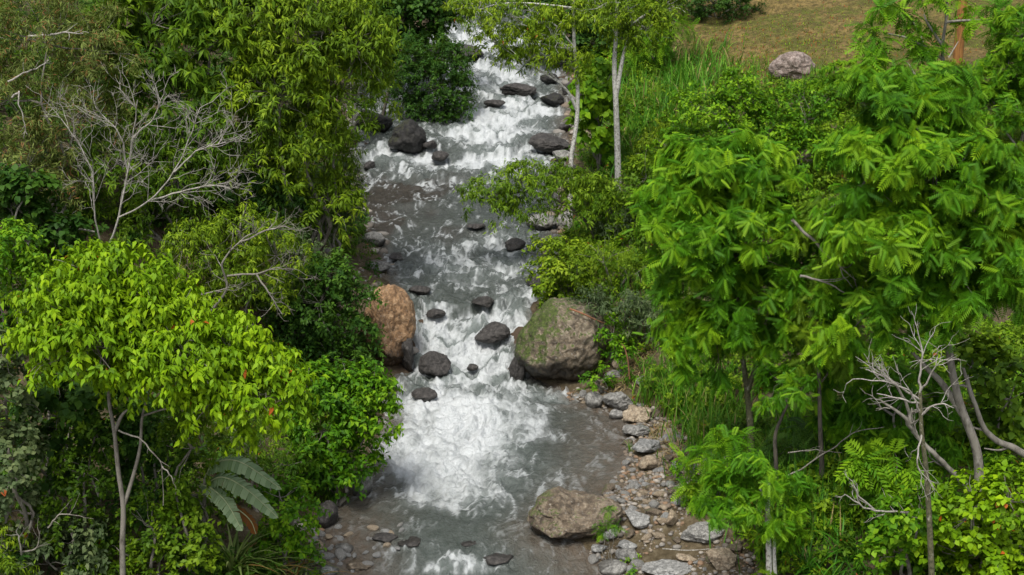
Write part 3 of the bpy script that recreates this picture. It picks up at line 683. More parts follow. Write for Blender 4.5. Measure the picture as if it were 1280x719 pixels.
def grow(tb_, p0, d, L, r, lev, rs, up=.25, seg=5, kids=(3, 5), ang=.8):
    pts = [np.asarray(p0, float)]; dd = norm(d)
    for i in range(seg):
        dd = norm(dd + rs.randn(3)*.20 + np.array([0, 0, up*.22])); pts.append(pts[-1] + dd*L/seg)
    pts = np.array(pts); tb_.add(pts, [r, r*.40], 5 if r > .02 else 4, 2)
    if lev > 0:
        for k in range(rs.randint(kids[0], kids[1]+1)):
            i = rs.randint(1, seg+1); T = norm(pts[i] - pts[i-1]); q = norm(np.cross(T, rs.randn(3)))
            a = ang*rs.uniform(.6, 1.2); grow(tb_, pts[i], T*math.cos(a) + q*math.sin(a), L*rs.uniform(.42, .68), max(r*.52, .006), lev-1, rs, up, max(3, seg-1), kids, ang)
def bare(name, label, cat, base, limbs, bark, r0=.07, lev=2, L=1.1, Y=None, off=0, up=.3, density=1.0, group=None, kids=(2, 4), trunk=None, tmat=None, tr_r=None):
    """limbs: photo paths; each becomes a branch of its own with twigs growing from it"""
    SEED[0] += 7; rs = np.random.RandomState(SEED[0]); h = hit(*base)
    if Y is not None: p = P(base[0], base[1], Y); h = np.array([p[0], Y, float(ground(p[0], Y))])
    if off: p = P(base[0], base[1], h[1]-off); h = np.array([p[0], h[1]-off, p[2]])
    Y0 = h[1]; root = h.copy(); o = thing(name, label, cat, root, group)
    if trunk:
        tr = Tubes(); pts = np.array([P(q[0], q[1], Y0 + (q[2] if len(q) > 2 else 0)) for q in trunk])
        if pts[0][2] > root[2] - .1: pts = np.vstack([root - np.array([0, 0, .2]), pts])
        r1 = tr_r or r0; tr.add(pts, [r1*1.3, r1, r1*.7], 8, 5); tr.build('trunk', tmat or bark, o, root)
    for k, path in enumerate(limbs):
        tb_ = Tubes(); pts = np.array([P(q[0], q[1], Y0 + (q[2] if len(q) > 2 else 0)) for q in path])
        pts, _ = catmull(pts, 4) if len(pts) > 2 else (pts, None)
        pts[1:-1] += rs.randn(len(pts)-2, 3)*.012
        rr = r0*(.8 if k else 1.0)
        tb_.add(pts, [rr, rr*.75, rr*.40], 7, 2)
        nb = int(len(pts)*.55*density)
        for _ in range(nb):
            i = rs.randint(len(pts)//4, len(pts)); i = max(i, 1); T = norm(pts[i] - pts[i-1]); q = norm(np.cross(T, rs.randn(3)))
            a = rs.uniform(.4, 1.0); grow(tb_, pts[i], T*math.cos(a) + q*math.sin(a), L*rs.uniform(.5, 1.1), rr*.38, lev-1, rs, up, 5, kids)
        tb_.build('branch', bark, o, root)
    return o, Y0, root

def blades(base, az, L, lean, width, rs, segs=4, curl=.6):
    """arching strap blades; base (n,3), az angle, L length, lean 0 upright..1 flat"""
    n = len(base); tt = np.linspace(0, 1, segs+1)[None]
    hd = np.stack([np.cos(az), np.sin(az), np.zeros(n)], -1); sd = np.stack([-np.sin(az), np.cos(az), np.zeros(n)], -1)
    hor = lean[:, None]*(tt**1.4); ver = (1 - .35*lean[:, None])*tt - curl*lean[:, None]*tt**2.4
    c = base[:, None] + hd[:, None]*(L[:, None]*hor)[..., None]; c[..., 2] += L[:, None]*ver
    wd = width[:, None]*np.clip(np.minimum(tt*4 + .45, (1 - tt)*1.9 + .04), 0, 1)
    V = np.stack([c - sd[:, None]*wd[..., None], c + sd[:, None]*wd[..., None]], 2).reshape(n, -1, 3)
    k = (segs+1)*2; i = np.arange(segs)*2; TF = np.stack([i, i+1, i+3, i+2], -1)
    F = (TF[None] + (np.arange(n)*k)[:, None, None]).reshape(-1, 4)
    return V.reshape(-1, 3), F, k

# ------------------------------------------------------------------ LEFT BANK
plant('tree', 'feathery olive and brown tree in the upper left corner with broken pale twigs', 'tree', 'fine', (70, 290),
      [(60,55,85,65), (100,150,62,72), (32,215,48,62), (12,125,40,60), (120,65,48,52), (60,240,45,40)], r0=.10, old=.10)
bare('dead_branch', 'pale broken branch lying level across the brown feathery tree', 'branch', (70, 290), [[(36,45,-1.2),(60,44,-1.3),(80,41,-1.4),(104,42,-1.4)]], BARK_DEAD, r0=.035, lev=1, L=.55, density=.6)
bare('dead_branch', 'pale forked twig hanging at the left edge of the brown feathery tree', 'branch', (70, 290), [[(10,102,-1.6),(30,92,-1.6),(48,84,-1.6),(61,75,-1.5)]], BARK_DEAD, r0=.03, lev=1, L=.5, density=.8)
bare('dead_branch', 'crooked pale twig hooked downward below the forked twig', 'branch', (70, 290), [[(15,122,-1.6),(24,115,-1.6),(23,128,-1.7),(29,145,-1.7),(34,168,-1.7)]], BARK_DEAD, r0=.028, lev=1, L=.4, density=.4)
plant('tree', 'dark green tree with large drooping leaves at the top left behind the bare tree', 'tree', 'bigleaf', (240, 265),
      [(190,35,75,55), (262,60,75,62), (222,122,82,50), (300,25,62,50), (178,100,45,60), (160,10,50,40), (290,130,45,40)], r0=.12, tb=-.05)
plant('tree', 'tall yellow green tree with long hanging leaves at the top beside the rapids', 'tree', 'lance', (380, 330),
      [(400,45,88,62), (350,120,72,62), (428,112,56,66), (318,205,62,50), (388,192,62,62), (340,25,62,52), (445,60,50,52), (410,250,40,45)], r0=.13, dens=1.15)
plant('shrub', 'grey green shrub drooping toward the stream below the yellow green tree', 'shrub', 'lance', (415, 318), [(425,238,26,46), (402,262,30,36), (380,250,30,30), (436,265,14,28)], mat=LM['grey'], scale=.8)
plant('tree', 'dark tree with small clustered leaves leaning over the top of the rapids', 'tree', 'broad', (472, 118), [(505,25,55,42), (545,12,42,30), (470,75,38,32), (520,62,44,36), (480,10,40,30)], mat=LM['dark'], r0=.09, dens=1.2)
plant('shrub', 'dense dark rounded bush hanging over the middle of the upper rapids', 'shrub', 'small', (478, 142), [(552,108,38,38,-.6), (520,92,30,36,-.4), (528,138,30,18,-.6), (574,124,18,32,-.7), (560,76,26,26,-.5), (556,150,18,18,-.7), (505,120,18,22,-.5)], trunk=[[(478,142),(492,95),(515,80),(545,100,-.5)]], bark=BARK_DARK, r0=.07, dens=1.25, mat=LM['dark'], tb=-.04)
plant('shrub', 'thin dark trailing shrub in front of the little side fall at the upper left', 'shrub', 'olives', (440, 175), [(455,100,24,30), (440,140,22,30), (430,185,22,30)], dens=.9, mat=LM['mid'])
plant('shrub', 'shaded dark shrub directly below the yellow green tree', 'shrub', 'lance', (320, 300), [(300,240,55,36), (350,262,40,36), (270,225,40,34)], mat=LM['dark'])
plant('shrub', 'mid green shrub behind the bare white branches at the left', 'shrub', 'lance', (205, 300), [(150,205,62,52), (222,225,58,42), (110,265,50,34), (190,275,50,30), (250,180,45,40)], mat=LM['mid'], scale=.85)
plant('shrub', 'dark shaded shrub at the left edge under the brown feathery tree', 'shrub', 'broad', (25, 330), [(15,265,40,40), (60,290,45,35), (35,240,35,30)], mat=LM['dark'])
bare('bare_tree', 'leafless whitish tree with wide forked branches above the lime green tree', 'tree', (135, 335),
     [[(132,320,-.8),(148,270,-.9),(160,215,-1),(166,172,-1),(172,125,-1.1)], [(166,172,-1),(190,150,-1.1),(205,118,-1.2)], [(126,308,-.8),(118,265,-1),(115,215,-1.1),(95,175,-1.1),(76,148,-1)], [(118,290,-.8),(80,283,-1),(50,282,-1.1),(22,262,-1.1)],
      [(148,272,-.9),(185,252,-1.1),(218,215,-1.2),(236,175,-1.2),(250,135,-1.1)], [(160,215,-1),(150,170,-1.2),(120,135,-1.2)], [(185,252,-1),(225,240,-1.2),(262,232,-1.3),(288,236,-1.3)], [(218,215,-1.2),(245,190,-1.2),(282,178,-1.3)]],
     BARK_DEAD, r0=.036, lev=3, L=1.2, up=.30, kids=(2, 4), density=1.7)
plant('shrub', 'yellow green vine tangled shrub with bare loops between the bare tree and the stream', 'shrub', 'lance', (300, 425), [(270,330,60,42), (320,362,52,44), (242,305,42,30), (252,382,45,38), (345,320,40,40), (300,290,50,30)], scale=.72, dens=1.0, tb=.02)
bare('dead_branch', 'looping bare grey branches tangled over the yellow green vine shrub', 'branch', (300, 425),
     [[(262,390,-1.3),(284,360,-1.4),(278,330,-1.5),(300,302,-1.5),(320,290,-1.5)], [(284,345,-1.4),(320,342,-1.5),(345,335,-1.5),(360,338,-1.5)], [(320,342,-1.5),(335,365,-1.6),(352,392,-1.6)], [(300,302,-1.5),(345,285,-1.5),(368,285,-1.4)], [(225,372,-1.4),(262,366,-1.5),(285,360,-1.5)]],
     BARK_GREY, r0=.040, lev=3, L=.85, up=.15, kids=(2, 3))
plant('shrub', 'dark dull shrub at the right of the vine tangle above the orange boulder', 'shrub', 'small', (385, 400), [(375,330,36,36), (385,370,36,30), (352,400,36,36), (345,300,36,26)], mat=LM['grey'], dens=.9)
plant('tree', 'lime green umbrella shaped tree with a forked slender trunk at the lower left', 'tree', 'lime', (153, 735),
      [(90,392,62,46,-.4), (150,362,66,46,.2), (108,432,72,44,-.6), (200,402,66,46), (232,450,72,44,-.6), (292,442,52,40), (322,490,48,42,-.3), (180,470,62,32,.3), (272,498,50,30,-.5), (60,430,38,36), (120,340,50,26,.5), (345,470,28,26)],
      trunk=[[(153,735),(153,690),(154,634),(148,590),(143,540),(136,500),(138,470)], [(154,634),(165,600,.15),(175,560,.2),(178,520,.2),(190,480,.1)], [(143,540),(152,520,-.1),(160,512,-.2)]], bark=BARK_GREY, r0=.066, old=.004, dens=1.35, tb=.03, Y=34.5)
bare('dead_branch', 'thin leafless twig bending right below the lime green tree', 'branch', (153, 735), [[(148,538,-.3),(172,548,-.5),(190,565,-.6),(202,582,-.6),(204,632,-.6)], [(202,582,-.6),(214,596,-.7),(220,612,-.7)]], BARK_GREY, r0=.022, lev=1, L=.4, density=.4, Y=34.5)
plant('shrub', 'glossy bright green shrub at the left edge above the lime green tree', 'shrub', 'glossy', (15, 440), [(20,315,40,36), (0,375,36,40), (42,345,28,26), (-10,320,30,30)])
plant('shrub', 'grey green shrub along the left edge beside the lime tree', 'shrub', 'broad', (12, 700), [(8,500,30,56), (16,578,36,56), (2,445,28,28), (12,640,34,40)], mat=LM['grey'], scale=.62, Y=35.0, dens=1.3, old=.01, tb=.06)
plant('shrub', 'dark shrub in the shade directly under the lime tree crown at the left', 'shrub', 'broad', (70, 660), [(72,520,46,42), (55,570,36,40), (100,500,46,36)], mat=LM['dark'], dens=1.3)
plant('shrub', 'vine covered dark shrub left of the forked trunk', 'shrub', 'small', (105, 700), [(105,590,36,50), (85,640,40,36), (120,540,34,40)], mat=LM['mid'], dens=1.1, tb=-.06)
plant('shrub', 'low bluish green shrub with broad leaves at the bottom left of the forked trunk', 'shrub', 'glossy', (85, 722), [(92,675,40,26), (62,705,48,24), (112,705,30,22)], mat=LM['grey'], tb=-.02)
plant('shrub', 'small yellow green plant in the bottom left corner', 'shrub', 'lance', (5, 730), [(5,690,22,30), (12,715,20,20)], scale=.7)
bare('dead_branch', 'tangle of bare brown stems at the bottom left corner', 'branch', (30, 716), [[(28,716,-.5),(26,680,-.6),(20,665,-.6)], [(28,690,-.5),(45,685,-.6),(50,664,-.6)], [(2,698,-.6),(25,700,-.6)], [(60,660,-.6),(74,645,-.6),(100,645,-.7)]], BARK_GREY, r0=.028, lev=1, L=.5)
plant('shrub', 'dark shrub right behind the forked trunk of the lime tree', 'shrub', 'glossy', (190, 690), [(195,555,42,50), (180,610,40,45), (165,560,34,44)], mat=LM['dark'], dens=1.2, tb=.04)
plant('shrub', 'ragged dull green shrub at the foot of the forked trunk', 'shrub', 'small', (195, 735), [(190,660,36,36), (150,690,30,30), (200,702,34,28)], mat=LM['mid'], tb=-.04)
plant('shrub', 'yellow green column of leaves between the forked trunk and the banana leaves', 'shrub', 'olives', (245, 735), [(240,560,32,44), (246,620,32,46), (236,680,36,44), (238,515,30,28), (244,706,24,24)], dens=1.3, tb=.04, mat=LM['mid'])
plant('shrub', 'dark leafy bush in front of the orange boulder', 'shrub', 'small', (425, 468), [(400,380,52,42), (432,418,36,40), (372,420,40,42), (440,372,24,26), (412,345,32,24), (410,450,40,26)], mat=LM['dark'], dens=1.3, tb=.10, scale=1.1)
plant('shrub', 'dense bright green bush overhanging the left edge of the pool', 'shrub', 'glossy', (424, 628), [(430,500,54,40), (458,528,36,44), (402,540,46,46), (432,580,42,36), (390,492,40,36), (462,490,26,26), (400,592,36,28)], dens=1.45, r0=.1)
plant('shrub', 'bright green shrub at the bottom between the strap leaves and the shallows', 'shrub', 'glossy', (362, 722), [(366,640,30,34), (350,680,26,30), (376,690,16,24), (350,622,28,24)], scale=.9, dens=1.2)
plant('shrub', 'small bright weed in the bottom corner beside the pale grey flat stone', 'weed', 'glossy', (376, 722), [(380,708,16,12)], scale=.7)
plant('shrub', 'brownish green brush behind the banana leaves', 'shrub', 'fine', (330, 640), [(322,560,36,26), (352,580,26,24), (300,545,40,26)], mat=LM['mid'], scale=.8)
# hanging stems in the shade under the lime tree
for k, (lab, x0, v0, v1) in enumerate([('grey hanging stem in the shade furthest left under the lime tree', 60, 505, 640), ('pale hanging stem in the shade midway to the forked trunk', 84, 500, 620), ('spotted pale stem in the shade nearest to the forked trunk', 82, 520, 560)][:2]):
    tb_ = Tubes(); y0 = 38.2 + k*.3
    tb_.add(np.array([P(x0, v0, y0), P(x0+3, (v0*2+v1)/3, y0+.1), P(x0-2, (v0+2*v1)/3, y0), P(x0+1, v1+60, y0)]), [.03, .035, .045], 6, 5)
    tag(tb_.build('hanging_vine', BARK_GREY), lab, 'vine')

# banana-like plant
def banana(name, label, base, leaves, Y):
    SEED[0] += 7; rs = np.random.RandomState(SEED[0])
    p = P(base[0], base[1], Y); root = np.array([p[0], Y, float(ground(p[0], Y))]); o = thing(name, label, 'plant', root)
    tb_ = Tubes(); tb_.add(np.array([root - [0,0,.2], root + [.05,0,.6], P(leaves[0][0][0][0], leaves[0][0][0][1], Y)]), [.10, .07, .04], 8, 4); tb_.build('stem', BARK_GREY, o, root)
    for path, wid, old in leaves:
        pts = np.array([P(q[0], q[1], Y + q[2]) for q in path]); pts, tt = catmull(pts, 9)
        T = norm(np.gradient(pts, axis=0)); S = norm(np.cross(T, np.array([0, -.45, 1.]))); n = len(pts)
        V, F, tn = [], [], []
        wv = wid*np.sin(np.clip(tt*.93 + .07, 0, 1)*PI)**.5
        for sg in (-1, 1):
            for i in range(n-1):                                   # torn strips on each side of the rib
                k = len(V); g = rs.uniform(.0, .12) if rs.rand() < .35 else .02; j = 1 - g; dr = rs.uniform(.15, .45)
                a, b2 = pts[i], pts[i]*(1-j) + pts[i+1]*j
                w1, w2 = wv[i]*rs.uniform(.82, 1.05), wv[i+1]*rs.uniform(.82, 1.05)
                dn = np.array([0, 0, -1.0])
                def e(pt, s_, w_, f, dr=dr): return pt + s_*sg*w_*f + T[i]*w_*f*.25 + dn*w_*dr*f*f
                V += [a, b2, e(b2, S[i+1], w2, .55), e(a, S[i], w1, .55), e(b2, S[i+1], w2, 1), e(a, S[i], w1, 1)]
                F += [[k, k+1, k+2, k+3], [k+3, k+2, k+4, k+5]]
                tn += [(.97 if old else .25 + .5*rs.rand())]*6
        fo_ = link('leaf', mesh_np('leaf', np.array(V) - root, [np.array(F)], LM['banana'], {'tint': np.array(tn)}), o)
        tb_ = Tubes(); tb_.add(pts + [0, 0, .012], [.022, .008], 5, 1); tb_.build('midrib', LM_RIB, fo_, root)
        if old: fo_['label'] = 'withered brown leaf hanging down'
LM_RIB = bark_mat('pale_leaf_rib', (.30,.34,.18), (.22,.26,.12), (.36,.38,.22), 4)
banana('banana_plant', 'banana plant with three torn grey green leaves and a withered one above the strap leaves', (252, 690),
       [([(256,598,0),(268,580,-.2),(300,578,-.5),(352,612,-.9)], .29, 0), ([(256,606,0),(278,597,-.2),(308,612,-.5),(348,648,-.8)], .27, 0), ([(252,606,0),(266,612,-.3),(284,630,-.6),(303,664,-.9)], .23, 0), ([(262,614,0),(290,632,-.3),(312,650,-.4),(320,668,-.4)], .16, 1)], 36.4)

def strap_plant(name, label, base, n, L, wd, mat, lean=(.25, 1.0), Y=None, spread=.12, cat='plant', group=None, curl=.6, old=0.03, segs=7, tb=0.0):
    SEED[0] += 7; rs = np.random.RandomState(SEED[0]); h = hit(*base)
    if Y is not None: p = P(base[0], base[1], Y); h = np.array([p[0], Y, float(ground(p[0], Y))])
    b0 = h + np.stack([rs.randn(n)*spread, rs.randn(n)*spread, np.zeros(n)], -1)
    b0[:, 2] = ground(b0[:, 0], b0[:, 1]) - .03
    V, F, k = blades(b0, rs.uniform(0, 2*PI, n), L*rs.uniform(.55, 1.15, n), rs.uniform(*lean, n), wd*rs.uniform(.7, 1.2, n), rs, segs, curl)
    tn = np.clip(rs.beta(2, 2.5, n) + tb, 0, .88); tn = np.where(rs.rand(n) < old, 1., tn)
    o = link(name, mesh_np(name, V - h, [F], mat, {'tint': np.repeat(tn, k)}), None, h)
    return tag(o, label, cat, group)
strap_plant('strap_leaf_plant', 'pale striped strap leaf plant under the banana leaves', (292, 726), 90, 2.3, .036, LM['strap'], (.35, 1.1))
strap_plant('strap_leaf_plant', 'straggly strap leaf plant with brown blades right of the pale striped one', (335, 728), 70, 1.9, .028, LM['strap'], (.4, 1.2), old=.2, tb=-.15)
strap_plant('strap_leaf_plant', 'strap leaf plant with arching tips at the bottom beside the bright green shrub', (368, 730), 44, 1.5, .024, LM['strap'], (.4, 1.2), old=.1)

# ------------------------------------------------------------------ RIGHT BANK
plant('tree', 'slender tree with a thin pale trunk and airy leaves over the top of the rapids', 'tree', 'lance', (712, 293),
      [(640,22,68,24,-.4), (690,48,46,26), (618,52,38,20,-.6), (662,76,40,18,-.5), (598,12,40,18,-.6), (735,12,36,22,.3), (660,50,50,22,.4), (715,80,26,18,.2)],
      trunk=[[(712,293),(713,245),(714,200),(721,150),(722,105),(718,60),(717,10),(716,-45)], [(722,140),(712,118,-.1),(700,104,-.2)]], bark=BARK_PALE, r0=.095, dens=.95, scale=.8, tb=.05, old=.004)
plant('tree', 'slender tree with a straight whitish trunk beside the tall grass', 'tree', 'lance', (773, 240),
      [(782,8,58,34), (806,36,32,26), (752,22,34,28), (775,45,30,20), (830,5,30,26)],
      trunk=[[(773,240),(772,190),(770,130),(768,85),(770,40),(772,-10)], [(770,120),(777,80),(783,55),(790,30)]], bark=BARK_PALE, r0=.125, dens=1.1, scale=.75, mat=LM['olive'], tb=-.06)
plant('shrub', 'low leafy branchy shrub reaching left over the stream in front of the pale trunk', 'shrub', 'lance', (748, 308), [(612,246,36,22,-.6), (652,226,40,24,-.4), (692,238,46,30,-.3), (735,248,36,28), (640,266,28,12,-.6), (760,265,26,22)],
      trunk=[[(748,308),(735,280),(705,255,-.3),(660,240,-.4),(615,248,-.6)]], r0=.06, dens=1.2, scale=.8, mat=LM['mid'], tb=.12, bark=BARK_DARK)
plant('climbing_plant', 'climber with broad hanging heart shaped leaves between the two slender trunks', 'plant', 'heart', (752, 215), [(745,108,22,32,-.3), (754,146,24,34,-.3), (738,168,14,20,-.3), (757,178,14,12,-.3), (728,120,14,26,-.2)], dens=1.2, scale=.95, tb=.1)
plant('shrub', 'very dark bush behind the crowns of the two slender trees', 'shrub', 'broad', (740, 78), [(700,45,40,22), (742,55,36,26), (765,75,26,22), (690,15,50,24), (800,60,30,20)], mat=LM['dark'], dens=1.2, tb=-.12)
plant('shrub', 'dark bush along the top edge above the dry grassy slope', 'shrub', 'small', (895, 22), [(885,-2,58,22), (850,8,32,20), (925,2,34,18)], mat=LM['dark'], dens=1.2, tb=-.05)
plant('fern_plant', 'ferny bright plant above the tall grass near the whitish trunk', 'plant', 'fern', (815, 92), [(815,58,30,22), (838,45,24,18), (800,75,20,14)], dens=1.3)
plant('shrub', 'yellow green small leaved bush in front of the grey boulder on the slope', 'shrub', 'olives', (945, 240), [(900,145,58,36), (962,165,60,45), (1010,150,46,40), (870,190,52,35), (930,118,40,22), (1000,200,50,40)], dens=1.2, tb=.05, r0=.1, mat=LM['bright'])
plant('shrub', 'olive shrub left of the large feathery trees', 'shrub', 'olives', (850, 300), [(830,240,42,36), (860,215,40,30), (815,275,36,28), (808,222,30,24), (790,245,26,18)], dens=1.2, tb=.0, mat=LM['mid'])
plant('shrub', 'low yellow green shrub among the tall grass right of the whitish trunk', 'shrub', 'lance', (822, 215), [(822,178,26,18), (840,160,22,16), (806,200,22,16)], scale=.75, tb=.08)
plant('shrub', 'grey green leafy shrub in the middle of the right bank', 'shrub', 'lance', (790, 300), [(790,268,36,22), (770,285,30,18)], mat=LM['grey'], scale=.7, tb=-.05)
plant('shrub', 'bright shrub at the edge of the bank above the mossy boulder', 'shrub', 'glossy', (715, 372), [(698,338,34,30), (680,352,24,20), (720,330,30,22), (700,362,26,14), (686,318,24,16)], tb=.10, mat=LM['olive'])
plant('shrub', 'yellowish weedy shrub right of the bright bank edge shrub', 'shrub', 'fine', (770, 370), [(755,330,36,24), (785,345,32,22), (745,355,26,16)], mat=LM['mid'], scale=.75, tb=.15)
plant('shrub', 'dark grey green shrub behind the top of the mossy boulder', 'shrub', 'lance', (790, 425), [(775,385,38,26), (805,400,26,26), (745,375,26,14)], mat=LM['grey'], scale=.7, tb=-.08)
plant('shrub', 'small leafy weed spilling over the right side of the mossy boulder', 'weed', 'glossy', (766, 450), [(765,420,16,22), (778,440,16,18)], scale=.75)
plant('weed', 'creeping weed under the right end of the mossy boulder', 'weed', 'small', (752, 490), [(745,474,14,12), (760,485,12,8)], mat=LM['bright'], scale=.8)
plant('weed', 'bright ferny weed growing against the long brown boulder', 'weed', 'fern', (765, 668), [(758,648,15,13), (750,662,10,8), (770,655,9,8)], scale=.32, off=.75, dens=.7, r0=.02, limbs=False)
plant('weed', 'low green weed at the bottom edge of the gravel bar', 'weed', 'glossy', (790, 718), [(790,712,16,7)], scale=.6)
plant('weed', 'tuft of small leaves on the gravel near the square tan block', 'weed', 'glossy', (848, 600), [(848,588,13,13)], scale=.6, mat=LM['bright'])

plant('tree', 'feathery leaved tree with a dark thin trunk standing beside the gravel bar', 'tree', 'pinnate', (940, 600),
      [(900,215,66,42), (950,228,46,38,.3), (868,292,58,52), (935,305,64,62,-.4), (876,365,58,54), (950,375,60,52,-.3), (892,420,56,38), (852,245,42,42,.4), (945,425,46,30,.4)],
      trunk=[[(940,600),(939,560),(937,520),(934,490),(928,440),(925,380)], [(934,490),(950,440),(960,390)]], bark=BARK_MOSS, r0=.10, dens=1.25)
plant('tree', 'largest feathery leaved tree with a curved grey trunk at the right', 'tree', 'pinnate', (1224, 650),
      [(1110,135,62,42), (1172,125,50,36,.3), (1085,218,62,56), (1168,215,72,60,-.4), (1238,245,56,60), (1110,305,76,66,-.5), (1195,325,76,60,-.4), (1082,392,60,52), (1158,375,60,30,-.1), (1256,330,48,50,.2), (1235,375,44,26,.3)],
      trunk=[[(1224,650),(1224,605),(1220,560),(1200,505),(1188,450),(1186,400),(1180,330)], [(1205,520),(1178,480,.2),(1160,462,.2),(1140,440,.3)], ], bark=BARK_GREY, r0=.125, dens=1.3, Y=36.5)
bare('dead_branch', 'thick bare grey limb slanting up from the right edge beside the curved trunk', 'branch', (1285, 600), [[(1300,580,.6),(1265,560,.5),(1238,545,.5),(1218,505,.4),(1204,460,.4)]], BARK_GREY, r0=.10, lev=1, L=.8, density=.5, Y=36.5)
plant('tree', 'open tree with hand shaped drooping leaves in front of the orange post', 'tree', 'palm', (1182, 150),
      [(1112,22,30,14), (1096,40,20,12), (1092,78,30,12), (1150,45,30,14), (1155,70,30,12), (1165,10,44,16), (1235,28,36,22), (1258,55,26,22), (1115,5,24,12), (1090,60,20,8)],
      trunk=[[(1182,150),(1180,100),(1178,60),(1183,20),(1184,-20)], [(1182,28),(1200,26,-.2),(1235,25,-.3)], [(1180,60),(1160,30,-.2),(1155,18,-.2)], [(1180,75),(1140,50,-.2),(1110,42,-.3)]], bark=BARK_GREY, r0=.085, dens=1.1, limbs=False)
tb_ = Tubes(); h = hit(1195, 96)
tb_.add(np.array([h - [0,0,.5], h + [.02,0,1.5], h + [.03,0,3.0], h + [.02,.0,7.5]]), [.23, .215, .21, .20], 14, 6)
post = tb_.build('post', BARK_POST, None, h); post.location = h
tag(post, 'thick orange brown wooden post standing on the dry slope at the top right', 'post')
bare('dead_branch', 'pale broken sticks poking up on the slope below the orange post', 'branch', (1150, 120), [[(1150,108,0),(1142,90,0),(1134,78,0)], [(1163,72,0),(1150,45,0),(1136,18,0)], [(1186,72,0),(1198,52,0)]], BARK_DEAD, r0=.05, lev=1, L=.4, density=.15)
plant('shrub', 'bushy green shrub at the right edge above the largest feathery tree', 'shrub', 'pinnate', (1275, 200), [(1258,92,38,36), (1278,45,34,40), (1245,135,36,30), (1285,130,30,40)], scale=.75, dens=1.2)
plant('shrub', 'low bright shrub on the slope between the boulder and the orange post', 'shrub', 'pinnate', (1085, 135), [(1060,95,36,16), (1100,110,40,18), (1040,115,30,14), (1150,122,30,12)], scale=.6, tb=.06)
plant('tree', 'darker feathery tree in the gap between the two big feathery trees', 'tree', 'pinnate', (1028, 620), [(1015,400,40,40,1), (1030,340,34,46,1.2), (1045,440,30,24,1), (1018,290,30,40,1.2)],
      trunk=[[(1028,620),(1027,575),(1025,530),(1024,480),(1022,430)]], bark=BARK_DARK, r0=.07, mat=LM['mid'], tb=-.06, dens=.9)
plant('tree', 'thin dark stemmed sapling in the shade behind the feathery sapling', 'tree', 'pinnate', (971, 625), [(978,478,34,22), (1000,490,24,14)], trunk=[[(971,625),(970,580),(969,545),(978,520),(985,505)]], bark=BARK_DARK, r0=.06, scale=.7, tb=-.08)
plant('tree', 'young feathery sapling with two pale stems at the bottom right of the gravel', 'tree', 'pinnate', (962, 738),
      [(945,598,46,22), (905,612,28,20), (985,620,34,18), (925,648,34,20), (960,636,40,18,-.3), (985,655,24,12)],
      trunk=[[(962,738),(961,690),(959,650),(961,610),(957,580)], [(970,738),(968,700),(966,660),(950,610)]], bark=BARK_PALE, r0=.075, scale=.72, dens=.95, Y=35.2, tb=.02, limbs=False)
bare('dead_tree', 'dead tree with a mossy dark trunk and a fan of bleached white branches', 'tree', (1165, 745),
     [[(1150,500,0),(1150,470,0),(1152,440,0),(1148,418,0)], [(1150,515,0),(1138,490,-.2),(1110,478,-.4),(1066,474,-.5)], [(1150,500,0),(1120,480,-.2),(1098,468,-.3),(1082,462,-.3)], [(1150,520,0),(1170,505,-.2),(1192,510,-.3)], [(1150,490,0),(1165,468,-.2),(1172,445,-.2)], [(1150,505,0),(1132,500,-.3),(1096,492,-.4)], [(1152,540,0),(1146,575,-.2),(1150,590,-.2)]],
     BARK_DEAD, r0=.030, lev=2, L=.75, Y=32.7, kids=(2, 4), density=1.0, tmat=BARK_MOSS, tr_r=.062, trunk=[(1165,745),(1163,680),(1160,620),(1157,580),(1152,540),(1150,490)], up=.15)
bare('dead_branch', 'bleached curved limb sloping down left of the curved grey trunk', 'branch', (1212, 640), [[(1212,612,.2),(1190,590,.1),(1165,565,0),(1142,540,0),(1135,510,-.1),(1120,480,-.2)], [(1142,540,0),(1128,520,-.2),(1100,500,-.3)]], BARK_GREY, r0=.075, lev=2, L=.7, Y=36.0, density=.5)
bare('dead_branch', 'bare white twigs sweeping left just below the dead tree fan', 'branch', (1110, 660), [[(1150,640,0),(1110,640,-.1),(1080,634,-.2),(1056,618,-.3)], [(1096,640,-.1),(1075,622,-.2),(1066,602,-.2)]], BARK_DEAD, r0=.03, lev=2, L=.5, Y=34.9, density=.7)
bare('dead_branch', 'long thin bare branch crossing in front of the dark trunks', 'branch', (1000, 650), [[(980,600,0),(1010,580,-.1),(1045,558,-.2),(1068,540,-.2),(1105,534,-.2)], [(985,566,0),(1020,563,0),(1052,566,0)], [(994,618,0),(1008,600,0)]], BARK_GREY, r0=.022, lev=1, L=.5, Y=38.0, density=.4)
bare('dead_branch', 'bare grey branch showing in the gap between the two big feathery trees', 'branch', (1050, 420), [[(990,275,-1),(1015,300,-1),(1040,325,-1),(1060,342,-1)], [(1000,345,-1),(1030,352,-1),(1056,366,-1)]], BARK_GREY, r0=.04, lev=1, L=.7, Y=37.2, density=.5)
plant('shrub', 'lime green shrub with some orange leaves in the bottom right corner', 'shrub', 'broad', (1235, 770), [(1215,640,50,38), (1262,628,44,36), (1205,695,56,38), (1266,688,42,40), (1240,720,60,30)], mat=LM['lime'], old=.008, dens=1.35, scale=.72, Y=33.6, r0=.09)
plant('shrub', 'mid green broad leaved shrub left of the lime green corner shrub', 'shrub', 'broad', (1135, 770), [(1150,648,36,34), (1125,690,40,34), (1140,722,40,24)], mat=LM['bright'], Y=34.0, dens=1.3, scale=.75, tb=.12)
plant('shrub', 'broad leaved shrub growing behind the dead tree trunk', 'shrub', 'palm', (1110, 690), [(1095,600,36,26), (1120,590,40,26), (1130,620,36,24)], mat=LM['bright'], dens=1.3, Y=36.5, tb=.05)
